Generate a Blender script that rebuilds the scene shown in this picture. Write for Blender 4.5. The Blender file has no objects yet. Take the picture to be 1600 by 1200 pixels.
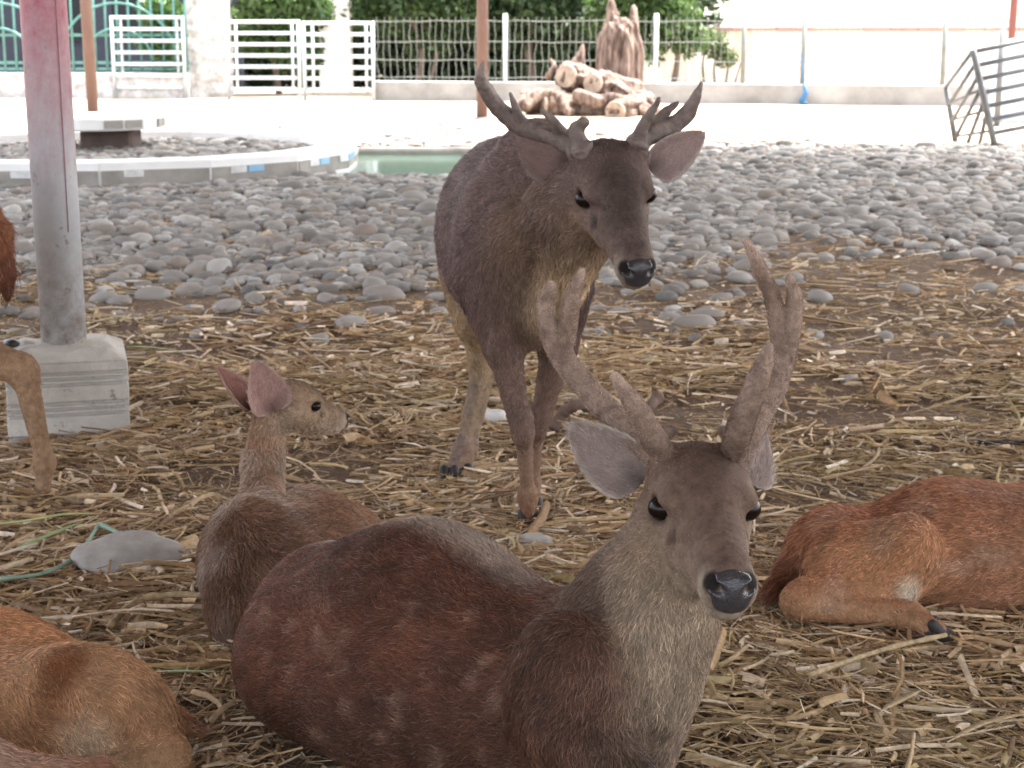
import bpy, math, random
import numpy as np
from mathutils import Vector, Matrix

random.seed(7)
RNG = np.random.default_rng(7)
SC = bpy.context.scene
COL = SC.collection

# ------------------------------------------------------------------ camera, sky, sun, exposure
F, CAM_H = 2600.0, 1.15
TH = math.atan(560.0 / F)
CT, ST = math.cos(TH), math.sin(TH)
cam = bpy.data.cameras.new('camera')
cam.sensor_width = 36.0
cam.lens = 36.0 * F / 1600.0
cam.clip_start, cam.clip_end = 0.05, 1000.0
cam.dof.use_dof = True
cam.dof.focus_distance = 2.5
cam.dof.aperture_fstop = 13.0
cam_o = bpy.data.objects.new('camera', cam)
COL.objects.link(cam_o)
cam_o.location = (0, 0, CAM_H)
cam_o.rotation_euler = (math.pi / 2 - TH, 0, 0)
SC.camera = cam_o

SUN_EL, SUN_AZ = math.radians(67), math.radians(48)       # azimuth from +Y, clockwise: ahead of the camera, to the right
world = bpy.data.worlds.new('World')
SC.world = world
world.use_nodes = True
wn = world.node_tree
for n in list(wn.nodes): wn.nodes.remove(n)
sky = wn.nodes.new('ShaderNodeTexSky')
sky.sky_type = 'NISHITA'
sky.sun_disc = False
sky.sun_elevation = SUN_EL
sky.sun_rotation = SUN_AZ
sky.dust_density = 5.0
sky.air_density = 0.8
sky.ozone_density = 0.4
bgn = wn.nodes.new('ShaderNodeBackground')
bgn.inputs['Strength'].default_value = 0.15
won = wn.nodes.new('ShaderNodeOutputWorld')
hsv = wn.nodes.new('ShaderNodeHueSaturation')      # thin white haze: a paler sky
hsv.inputs['Saturation'].default_value = 0.35
wn.links.new(sky.outputs[0], hsv.inputs['Color'])
wn.links.new(hsv.outputs[0], bgn.inputs[0])
wn.links.new(bgn.outputs[0], won.inputs[0])
sl = bpy.data.lights.new('sun', 'SUN')
sl.energy, sl.angle, sl.color = 2.0, math.radians(0.6), (1.0, 0.95, 0.87)
so = bpy.data.objects.new('sun', sl)
COL.objects.link(so)
sd = Vector((math.sin(SUN_AZ) * math.cos(SUN_EL), math.cos(SUN_AZ) * math.cos(SUN_EL), math.sin(SUN_EL)))
so.rotation_euler = sd.to_track_quat('Z', 'Y').to_euler()
SC.view_settings.view_transform = 'Standard'
SC.view_settings.look = 'None'
SC.view_settings.exposure = 3.2
SC.view_settings.gamma = 1.0
SC.view_settings.use_curve_mapping = False
SC.render.hair_type = 'STRIP'

# ------------------------------------------------------------------ helpers
def V3(*a): return np.array(a, float)

def ray(px, py):
    x, v = (px - 800.0) / F, (py - 600.0) / F
    return V3(x, CT - v * ST, -ST - v * CT)

def P(px, py, Y):
    """world point seen at photo pixel (px,py) that lies Y metres ahead"""
    d = ray(px, py)
    t = Y / d[1]
    return V3(d[0] * t, Y, CAM_H + d[2] * t)

def G(px, py, z=0.0):
    """world point seen at (px,py) on the level z"""
    d = ray(px, py)
    t = (z - CAM_H) / d[2]
    return V3(d[0] * t, d[1] * t, z)

def unit(v):
    v = np.asarray(v, float)
    return v / (np.linalg.norm(v) + 1e-12)

CAM_R, CAM_U, CAM_B = V3(1, 0, 0), V3(0, ST, CT), V3(0, -CT, ST)

def vnoise(x, y, seed=0):
    xi, yi = np.floor(x).astype(np.int64), np.floor(y).astype(np.int64)
    xf, yf = x - xi, y - yi
    def hsh(a, b):
        n = (a * 374761393 + b * 668265263 + seed * 1442695041) & 0xFFFFFFFF
        n = ((n ^ (n >> 13)) * 1274126177) & 0xFFFFFFFF
        return ((n ^ (n >> 16)) & 0xFFFF) / 65535.0
    u, v = xf * xf * (3 - 2 * xf), yf * yf * (3 - 2 * yf)
    a, b, c, d = hsh(xi, yi), hsh(xi + 1, yi), hsh(xi, yi + 1), hsh(xi + 1, yi + 1)
    return a + (b - a) * u + (c - a) * v + (a - b - c + d) * u * v

def vnoise3(p, s, seed=0):
    a = vnoise(p[:, 0] * s + 13.7 * seed, p[:, 1] * s + 3.1 + p[:, 2] * s * 0.71, seed)
    b = vnoise(p[:, 2] * s - 7.7 * seed, p[:, 0] * s * 0.83 - p[:, 1] * s * 0.6, seed + 5)
    return 0.5 * (a + b)

POND = (-1.35, 0.15, 13.3, 15.6)          # x0 x1 y0 y1

def height(x, y):
    x, y = np.asarray(x, float), np.asarray(y, float)
    near = np.clip((12 - y) / 4, 0, 1)
    h = (vnoise(x * 1.3, y * 1.3, 1) - .5) * .05 + (vnoise(x * 4.1, y * 4.1, 2) - .5) * .025
    h = h * near + (vnoise(x * .8, y * .8, 3) - .5) * .03 * (1 - near)
    d = np.minimum(np.minimum(x - POND[0], POND[1] - x), np.minimum(y - POND[2], POND[3] - y))
    h = np.where(d > -.25, h * 0 - .1 * np.clip((d + .25) / .25, 0, 1), h)
    return h

def tag(o, label=None, cat=None, group=None, kind=None):
    if label: o['label'] = label
    if cat: o['category'] = cat
    if group: o['group'] = group
    if kind: o['kind'] = kind
    return o

def thing(name, loc, label, cat, group=None):
    o = bpy.data.objects.new(name, None)
    COL.objects.link(o)
    o.location = tuple(loc)
    o.empty_display_size = .1
    return tag(o, label, cat, group)

def mesh_obj(name, verts, faces, mat, parent=None, origin=None, smooth=False, cols=None, colname='col'):
    """one mesh object; verts in world space; origin = world place of its own origin"""
    verts = np.asarray(verts, float).reshape(-1, 3)
    par = np.array(parent_world(parent)) if parent else V3(0, 0, 0)
    o_w = np.array(origin, float) if origin is not None else par
    me = bpy.data.meshes.new(name)
    v = verts - o_w
    if isinstance(faces, np.ndarray) and faces.ndim == 2:
        n, k = faces.shape
        me.vertices.add(len(v)); me.vertices.foreach_set('co', v.astype(np.float32).ravel())
        me.loops.add(n * k); me.loops.foreach_set('vertex_index', faces.astype(np.int32).ravel())
        me.polygons.add(n); me.polygons.foreach_set('loop_start', np.arange(0, n * k, k, dtype=np.int32))
        try: me.polygons.foreach_set('loop_total', np.full(n, k, np.int32))
        except Exception: pass
        me.update(calc_edges=True); me.validate()
    else:
        me.from_pydata([tuple(p) for p in v], [], [tuple(f) for f in faces])
    if smooth:
        me.polygons.foreach_set('use_smooth', np.ones(len(me.polygons), bool))
    if cols is not None:
        a = me.attributes.new(colname, 'FLOAT_COLOR', 'POINT')
        c = np.ones((len(v), 4), np.float32); c[:, :3] = cols
        a.data.foreach_set('color', c.ravel())
    me.materials.append(mat)
    me.update()
    o = bpy.data.objects.new(name, me)
    COL.objects.link(o)
    o.location = tuple(o_w - par)
    if parent: o.parent = parent
    return o

def parent_world(p):
    v = Vector((0, 0, 0))
    while p is not None:
        v += p.location
        p = p.parent
    return v

class MB:
    def __init__(s): s.v, s.f = [], []
    def add(s, vs, fs):
        n = len(s.v)
        s.v += [tuple(map(float, p)) for p in vs]
        s.f += [tuple(i + n for i in f) for f in fs]
        return s
    def box(s, c, size, rz=0.0, bev=0.0):
        c = np.array(c, float); hx, hy, hz = [a / 2 for a in size]
        b = min(bev, hx * .45, hy * .45, hz * .45)
        ca, sa = math.cos(rz), math.sin(rz)
        if b <= 0:
            pts = [(sx * hx, sy * hy, sz * hz) for sz in (-1, 1) for sy in (-1, 1) for sx in (-1, 1)]
            fs = [(0, 2, 3, 1), (4, 5, 7, 6), (0, 1, 5, 4), (2, 6, 7, 3), (0, 4, 6, 2), (1, 3, 7, 5)]
        else:
            ring = lambda ax, ay, z: [(-ax + b, -ay, z), (ax - b, -ay, z), (ax, -ay + b, z), (ax, ay - b, z), (ax - b, ay, z), (-ax + b, ay, z), (-ax, ay - b, z), (-ax, -ay + b, z)]
            pts = ring(hx - b, hy - b, -hz) + ring(hx, hy, -hz + b) + ring(hx, hy, hz - b) + ring(hx - b, hy - b, hz)
            fs = [tuple(range(7, -1, -1)), tuple(range(24, 32))]
            for k in range(3):
                for i in range(8):
                    j = (i + 1) % 8
                    fs.append((k * 8 + i, k * 8 + j, k * 8 + 8 + j, k * 8 + 8 + i))
        w = [(c[0] + x * ca - y * sa, c[1] + x * sa + y * ca, c[2] + z) for x, y, z in pts]
        return s.add(w, fs)
    def tube(s, pts, r, n=8, caps=True):
        pts = [np.array(p, float) for p in pts]
        rr = r if hasattr(r, '__len__') else [r] * len(pts)
        vs, fs = [], []
        prev = None
        for i, p in enumerate(pts):
            t = unit(pts[min(i + 1, len(pts) - 1)] - pts[max(i - 1, 0)])
            if prev is None:
                a = V3(0, 0, 1) if abs(t[2]) < .9 else V3(1, 0, 0)
                x = unit(np.cross(a, t))
            else:
                x = unit(prev - t * np.dot(prev, t))
            prev = x
            y = np.cross(t, x)
            for k in range(n):
                an = 2 * math.pi * k / n
                vs.append(p + rr[i] * (math.cos(an) * x + math.sin(an) * y))
        for i in range(len(pts) - 1):
            for k in range(n):
                j = (k + 1) % n
                fs.append((i * n + k, i * n + j, i * n + n + j, i * n + n + k))
        if caps:
            fs.append(tuple(range(n - 1, -1, -1)))
            fs.append(tuple(range((len(pts) - 1) * n, len(pts) * n)))
        return s.add(vs, fs)
    def build(s, name, mat, parent=None, smooth=False, origin=None, cols=None):
        return mesh_obj(name, s.v, s.f, mat, parent, origin, smooth, cols)

# ------------------------------------------------------------------ materials
def new_mat(name):
    m = bpy.data.materials.new(name)
    m.use_nodes = True
    nt = m.node_tree
    b = nt.nodes['Principled BSDF']
    return m, nt, b

def N(nt, t, **kw):
    n = nt.nodes.new(t)
    for k, v in kw.items(): setattr(n, k, v)
    return n

def ramp(nt, fac, stops):
    r = N(nt, 'ShaderNodeValToRGB')
    e = r.color_ramp.elements
    while len(e) < len(stops): e.new(.5)
    for i, (p, c) in enumerate(stops):
        e[i].position = p
        e[i].color = (*c, 1) if len(c) == 3 else c
    nt.links.new(fac, r.inputs[0])
    return r.outputs[0]

def noise(nt, scale, detail=4, rough=.6, vec=None, dist=0.0):
    n = N(nt, 'ShaderNodeTexNoise')
    n.inputs['Scale'].default_value = scale
    n.inputs['Detail'].default_value = detail
    n.inputs['Roughness'].default_value = rough
    n.inputs['Distortion'].default_value = dist
    if vec is None:
        vec = N(nt, 'ShaderNodeTexCoord').outputs['Object']
    nt.links.new(vec, n.inputs['Vector'])
    return n.outputs['Fac']

def mixc(nt, fac, a, b, mode='MIX'):
    m = N(nt, 'ShaderNodeMix', data_type='RGBA', blend_type=mode)
    for sock, val in ((m.inputs[0], fac), (m.inputs[6], a), (m.inputs[7], b)):
        if isinstance(val, bpy.types.NodeSocket): nt.links.new(val, sock)
        elif hasattr(val, '__len__'): sock.default_value = (*val, 1)
        else: sock.default_value = val
    return m.outputs[2]

def bump(nt, b, h, strength=.4, dist=.01):
    n = N(nt, 'ShaderNodeBump')
    n.inputs['Strength'].default_value = strength
    n.inputs['Distance'].default_value = dist
    nt.links.new(h, n.inputs['Height'])
    nt.links.new(n.outputs[0], b.inputs['Normal'])

def objpos(nt, scale=(1, 1, 1)):
    tc = N(nt, 'ShaderNodeTexCoord')
    mp = N(nt, 'ShaderNodeMapping')
    mp.inputs['Scale'].default_value = scale
    nt.links.new(tc.outputs['Object'], mp.inputs['Vector'])
    return mp.outputs[0]

def simple(name, c1, c2=None, rough=.7, nscale=8, bstr=.2, bdist=.005, metal=0, spec=.4, stretch=(1, 1, 1), lo=.35, hi=.65, bscale=None):
    m, nt, b = new_mat(name)
    b.inputs['Roughness'].default_value = rough
    b.inputs['Metallic'].default_value = metal
    b.inputs['Specular IOR Level'].default_value = spec
    if c2 is None: c2 = tuple(x * .75 for x in c1)
    v = objpos(nt, stretch)
    f = noise(nt, nscale, 6, .65, v)
    nt.links.new(ramp(nt, f, [(lo, c1), (hi, c2)]), b.inputs['Base Color'])
    if bstr: bump(nt, b, noise(nt, bscale or nscale * 5, 6, .65, v), bstr, bdist)
    return m

def attr_mat(name, rough=.8, spec=.3, nscale=40, var=.35, bstr=.3, bdist=.003, attr='col', rand=False, trans=0):
    m, nt, b = new_mat(name)
    b.inputs['Roughness'].default_value = rough
    b.inputs['Specular IOR Level'].default_value = spec
    a = N(nt, 'ShaderNodeAttribute'); a.attribute_name = attr
    f = noise(nt, nscale, 5, .65)
    g = ramp(nt, f, [(.3, (1 - var,) * 3), (.7, (1 + var * .6,) * 3)])
    c = mixc(nt, 1.0, a.outputs['Color'], g, 'MULTIPLY')
    nt.links.new(c, b.inputs['Base Color'])
    if bstr: bump(nt, b, noise(nt, nscale * 2, 5, .6), bstr, bdist)
    if trans:
        tr = N(nt, 'ShaderNodeBsdfTranslucent'); nt.links.new(c, tr.inputs[0])
        ms = N(nt, 'ShaderNodeMixShader'); ms.inputs[0].default_value = trans
        nt.links.new(b.outputs[0], ms.inputs[1]); nt.links.new(tr.outputs[0], ms.inputs[2])
        nt.links.new(ms.outputs[0], nt.nodes['Material Output'].inputs['Surface'])
    return m

M = {}
M['galv'] = simple('galvanised_steel', (.5, .55, .57), (.4, .44, .46), .5, 5, .1, spec=.5)
M['grey_steel'] = simple('weathered_steel', (.17, .18, .185), (.11, .115, .12), .55, 6, .2)
M['concrete'] = simple('concrete', (.36, .34, .31), (.24, .225, .2), .9, 5, .5, .006, bscale=60)
M['block'] = simple('block_concrete', (.56, .53, .48), (.40, .37, .33), .92, 7, .5, .004, bscale=90)
m, nt, b = new_mat('stained_block'); M['block'] = m
bc_ = ramp(nt, noise(nt, 7, 6, .65), [(.35, (.56, .53, .48)), (.65, (.42, .39, .35))])
st1 = ramp(nt, noise(nt, 22, 8, .8), [(.58, (0, 0, 0)), (.66, (1, 1, 1))])
bc_ = mixc(nt, st1, bc_, (.22, .18, .145))
pit = ramp(nt, noise(nt, 120, 4, .7), [(.28, (1, 1, 1)), (.36, (0, 0, 0))])
bc_ = mixc(nt, pit, bc_, (.2, .17, .145))
nt.links.new(bc_, b.inputs['Base Color']); b.inputs['Roughness'].default_value = .93
bump(nt, b, noise(nt, 80, 6, .7), .6, .006)
M['lowwall'] = simple('low_wall_render', (.36, .35, .33), (.22, .215, .2), .9, 1.6, .4, .01, bscale=12)
M['white_paint'] = simple('white_paint', (.85, .85, .84), (.74, .74, .72), .7, 4, .15)
M['blue_tile'] = simple('blue_tile', (.2, .42, .62), (.3, .48, .62), .3, 9, .05)
M['white_tile'] = simple('white_tile', (.75, .76, .76), (.5, .5, .48), .3, 9, .05)
M['rough_white'] = simple('rough_whitewashed_stone', (.6, .59, .57), (.3, .29, .27), .9, 7, .9, .04, bscale=14)
M['brown_pole'] = simple('brown_pole_paint', (.15, .09, .074), (.10, .06, .047), .6, 4, .2, stretch=(1, 1, .2))
M['maroon_pole'] = simple('maroon_pole_paint', (.22, .07, .06), (.16, .06, .05), .6, 4, .2)
M['turquoise'] = simple('turquoise_paint', (.1, .25, .22), (.08, .19, .17), .5, 5, .05)
M['dark_wall'] = simple('dark_blue_wall', (.03, .035, .055), (.02, .022, .035), .8, 2, .1)
M['white_wall'] = simple('white_wall_render', (.8, .79, .76), (.66, .62, .56), .9, .6, .2)
M['coping'] = simple('brown_coping', (.34, .24, .2), (.24, .17, .15), .9, 3, .3)
M['wire'] = simple('fence_wire', (.2, .21, .19), (.14, .15, .135), .6, 5, 0)
M['bark_pale'] = simple('weathered_wood', (.27, .195, .155), (.07, .045, .035), .9, 5, 1.0, .04, stretch=(3, 3, .5), bscale=12, lo=.4, hi=.6)
M['cut_wood'] = simple('cut_wood', (.4, .33, .26), (.25, .185, .14), .85, 8, .3, .01)
M['bark'] = simple('bark', (.16, .12, .09), (.08, .06, .045), .9, 8, .7, .02, stretch=(3, 3, .5))
M['roof'] = simple('roof_sheet', (.36, .33, .3), (.28, .26, .24), .7, 2, .1)
M['hoof'] = simple('hoof_horn', (.028, .023, .02), (.014, .012, .011), .65, 40, .2)
M['stone_flat'] = simple('grey_stone', (.34, .32, .29), (.22, .2, .18), .9, 12, .5, .006, bscale=60)
M['pale_stone'] = simple('pale_stone', (.62, .6, .57), (.4, .38, .35), .85, 20, .6, .01, bscale=60)
M['green_blade'] = simple('green_blade', (.16, .25, .07), (.22, .28, .1), .6, 15, .1)
M['blue_stem'] = simple('blue_green_stem', (.24, .33, .25), (.18, .28, .2), .6, 15, .1)
M['yellow_blade'] = simple('yellow_green_blade', (.36, .38, .12), (.25, .3, .1), .6, 15, .1)
M['dry_stalk'] = simple('dry_stalk', (.42, .32, .18), (.2, .14, .075), .8, 60, .5, .003)
M['stick'] = simple('brown_stick', (.16, .1, .075), (.09, .06, .045), .9, 25, .4)
M['dark_rope'] = simple('dark_rope', (.035, .035, .04), (.02, .02, .022), .9, 60, .4)
M['blue_rope'] = simple('blue_rope', (.04, .15, .3), (.03, .11, .24), .7, 30, .2)
M['stone_bit'] = simple('dark_pebble', (.05, .05, .055), (.02, .02, .02), .35, 30, .3)

# pole: grey metal with worn red paint towards the top
m, nt, b = new_mat('worn_red_grey_pole'); M['pole'] = m
tc = N(nt, 'ShaderNodeTexCoord'); sp = N(nt, 'ShaderNodeSeparateXYZ'); nt.links.new(tc.outputs['Object'], sp.inputs[0])
nz = noise(nt, 9, 8, .75); nz2 = noise(nt, 60, 4, .7, objpos(nt, (1, 1, .35)))
ma = N(nt, 'ShaderNodeMath', operation='MULTIPLY_ADD'); nt.links.new(nz, ma.inputs[0]); ma.inputs[1].default_value = .55
nt.links.new(sp.outputs['Z'], ma.inputs[2])
mb_ = N(nt, 'ShaderNodeMath', operation='MULTIPLY_ADD'); nt.links.new(nz2, mb_.inputs[0]); mb_.inputs[1].default_value = .35
nt.links.new(ma.outputs[0], mb_.inputs[2])
redf = ramp(nt, mb_.outputs[0], [(0.0, (0, 0, 0)), (.2, (0, 0, 0))])
mr = N(nt, 'ShaderNodeMapRange'); nt.links.new(mb_.outputs[0], mr.inputs[0])
mr.inputs[1].default_value = 1.12; mr.inputs[2].default_value = 1.7
grey = ramp(nt, noise(nt, 12, 6, .7), [(.3, (.5, .52, .54)), (.7, (.6, .61, .62))])
red = ramp(nt, noise(nt, 30, 6, .7), [(.3, (.38, .09, .13)), (.7, (.45, .24, .27))])
paintc = mixc(nt, mr.outputs[0], grey, red)
chip = ramp(nt, noise(nt, 26, 8, .8, objpos(nt, (1, 1, .5))), [(.60, (0, 0, 0)), (.64, (1, 1, 1))])
paintc = mixc(nt, chip, paintc, ramp(nt, noise(nt, 50, 4), [(.3, (.34, .33, .33)), (.7, (.22, .17, .14))]))
md = N(nt, 'ShaderNodeMapRange'); nt.links.new(sp.outputs['Z'], md.inputs[0])
md.inputs[1].default_value = .62; md.inputs[2].default_value = .24
mm = N(nt, 'ShaderNodeMath', operation='MULTIPLY'); nt.links.new(md.outputs[0], mm.inputs[0])
nt.links.new(ramp(nt, noise(nt, 18, 8, .75), [(.4, (0, 0, 0)), (.62, (1, 1, 1))]), mm.inputs[1])
nt.links.new(mixc(nt, mm.outputs[0], paintc, (.24, .18, .14)), b.inputs['Base Color'])
b.inputs['Roughness'].default_value = .5
bump(nt, b, nz2, .25, .003)

# ground
m, nt, b = new_mat('ground_dirt'); M['ground'] = m
tc = N(nt, 'ShaderNodeTexCoord'); sp = N(nt, 'ShaderNodeSeparateXYZ'); nt.links.new(tc.outputs['Object'], sp.inputs[0])
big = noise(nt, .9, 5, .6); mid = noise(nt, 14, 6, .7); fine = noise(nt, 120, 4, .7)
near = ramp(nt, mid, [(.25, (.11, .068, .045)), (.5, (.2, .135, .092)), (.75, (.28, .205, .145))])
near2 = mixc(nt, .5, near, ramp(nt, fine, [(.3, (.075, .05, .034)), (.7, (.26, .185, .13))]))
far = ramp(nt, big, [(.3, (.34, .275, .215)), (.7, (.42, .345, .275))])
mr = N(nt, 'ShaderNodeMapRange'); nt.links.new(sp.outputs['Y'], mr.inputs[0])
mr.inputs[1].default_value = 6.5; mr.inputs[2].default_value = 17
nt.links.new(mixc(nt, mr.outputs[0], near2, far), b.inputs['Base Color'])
b.inputs['Roughness'].default_value = .95
b.inputs['Specular IOR Level'].default_value = .15
hh = N(nt, 'ShaderNodeMath', operation='ADD'); nt.links.new(mid, hh.inputs[0]); nt.links.new(fine, hh.inputs[1])
bump(nt, b, hh.outputs[0], .9, .02)

M['straw'] = attr_mat('straw', .7, .25, 90, .3, .2, .002, trans=.15)
M['leaf'] = attr_mat('leaf', .5, .4, 6, .3, 0, trans=.35)
M['cobble_mass'] = attr_mat('cobble_mass', .8, .3, 45, .22, .35, .004)
m, nt, b = new_mat('cobble'); M['cobble'] = m
oi = N(nt, 'ShaderNodeObjectInfo')
base = ramp(nt, oi.outputs['Random'], [(0, (.16, .145, .128)), (.25, (.25, .23, .207)), (.55, (.30, .28, .252)), (.8, (.24, .2, .168)), (1, (.4, .38, .35))])
g = ramp(nt, noise(nt, 30, 6, .65), [(.3, (.72,) * 3), (.7, (1.15,) * 3)])
dust = mixc(nt, 1, base, g, 'MULTIPLY')
nt.links.new(dust, b.inputs['Base Color']); b.inputs['Roughness'].default_value = .8; b.inputs['Specular IOR Level'].default_value = .3
bump(nt, b, noise(nt, 70, 6, .65), .35, .004)
m, nt, b = new_mat('pond_water'); M['water'] = m
nt.links.new(ramp(nt, noise(nt, 2, 4), [(.3, (.16, .26, .19)), (.7, (.2, .31, .23))]), b.inputs['Base Color'])
b.inputs['Roughness'].default_value = .12
bump(nt, b, noise(nt, 14, 3), .08, .01)
# deer materials
M['coat'] = attr_mat('deer_coat', .85, .15, 70, .4, .5, .004)
M['ear_skin'] = attr_mat('ear_skin', .7, .2, 60, .2, .2, .002, trans=.25)
M['velvet_antler'] = attr_mat('velvet_antler', .85, .15, 90, .4, .6, .003)
M['hard_antler'] = attr_mat('hard_antler', .6, .35, 60, .35, .8, .004)
m, nt, b = new_mat('eye_gloss'); M['eye'] = m
b.inputs['Base Color'].default_value = (.008, .005, .004, 1); b.inputs['Roughness'].default_value = .16
b.inputs['Specular IOR Level'].default_value = .18
m, nt, b = new_mat('nose_leather'); M['nose'] = m
nt.links.new(ramp(nt, noise(nt, 40, 4), [(.3, (.022, .021, .023)), (.7, (.04, .037, .04))]), b.inputs['Base Color'])
b.inputs['Roughness'].default_value = .27
vo = N(nt, 'ShaderNodeTexVoronoi'); vo.inputs['Scale'].default_value = 420
nt.links.new(N(nt, 'ShaderNodeTexCoord').outputs['Object'], vo.inputs['Vector'])
bump(nt, b, vo.outputs['Distance'], .35, .002)
m = bpy.data.materials.new('fur_strand'); m.use_nodes = True; M['fur'] = m
nt = m.node_tree
for n in list(nt.nodes): nt.nodes.remove(n)
ph = N(nt, 'ShaderNodeBsdfPrincipled')
ph.inputs['Roughness'].default_value = .45
ph.inputs['Specular IOR Level'].default_value = .14
at = N(nt, 'ShaderNodeAttribute'); at.attribute_name = 'fcol'
nt.links.new(at.outputs['Color'], ph.inputs['Base Color'])
om = N(nt, 'ShaderNodeOutputMaterial'); nt.links.new(ph.outputs[0], om.inputs[0])

# ------------------------------------------------------------------ implicit-surface modelling
def cap(a, b, ra, rb=None, k=.03, col=None, flow=None, stretch=None, sub=False, fl=1.0):
    return dict(t='cap', a=np.array(a, float), b=np.array(b, float), ra=ra, rb=ra if rb is None else rb, k=k, col=col,
                flow=flow, st=stretch, sub=sub, fl=fl)

def ell(c, r, axes=None, k=.03, col=None, flow=None, sub=False, fl=1.0):
    return dict(t='ell', c=np.array(c, float), r=np.array(r, float), ax=np.eye(3) if axes is None else np.array(axes, float), k=k,
                col=col, flow=flow, sub=sub, fl=fl)

def pd(p, X, Y, Z):
    """distance of prim p at broadcastable coordinates"""
    if p['t'] == 'cap':
        a, b = p['a'], p['b']
        x, y, z = X - a[0], Y - a[1], Z - a[2]
        ab = b - a
        if p['st'] is not None:
            n, f = p['st']
            q = (x * n[0] + y * n[1] + z * n[2]); g = 1.0 / f - 1.0
            x, y, z = x + g * q * n[0], y + g * q * n[1], z + g * q * n[2]
            ab = ab + g * np.dot(ab, n) * np.array(n)
        L2 = float(np.dot(ab, ab)) + 1e-9
        t = np.clip((x * ab[0] + y * ab[1] + z * ab[2]) / L2, 0, 1)
        return np.sqrt((x - t * ab[0]) ** 2 + (y - t * ab[1]) ** 2 + (z - t * ab[2]) ** 2) - (p['ra'] + (p['rb'] - p['ra']) * t)
    c, r, A = p['c'], p['r'], p['ax']
    x, y, z = X - c[0], Y - c[1], Z - c[2]
    u = [A[i][0] * x + A[i][1] * y + A[i][2] * z for i in range(3)]
    k0 = np.sqrt((u[0] / r[0]) ** 2 + (u[1] / r[1]) ** 2 + (u[2] / r[2]) ** 2) + 1e-9
    k1 = np.sqrt((u[0] / r[0] ** 2) ** 2 + (u[1] / r[1] ** 2) ** 2 + (u[2] / r[2] ** 2) ** 2) + 1e-9
    return k0 * (k0 - 1) / k1

def bounds(p):
    if p['t'] == 'cap':
        e = max(p['ra'], p['rb']) * (p['st'][1] if p['st'] is not None else 1)
        return np.minimum(p['a'], p['b']) - e, np.maximum(p['a'], p['b']) + e
    e = np.abs(p['ax'].T) @ p['r']
    return p['c'] - e, p['c'] + e

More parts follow.
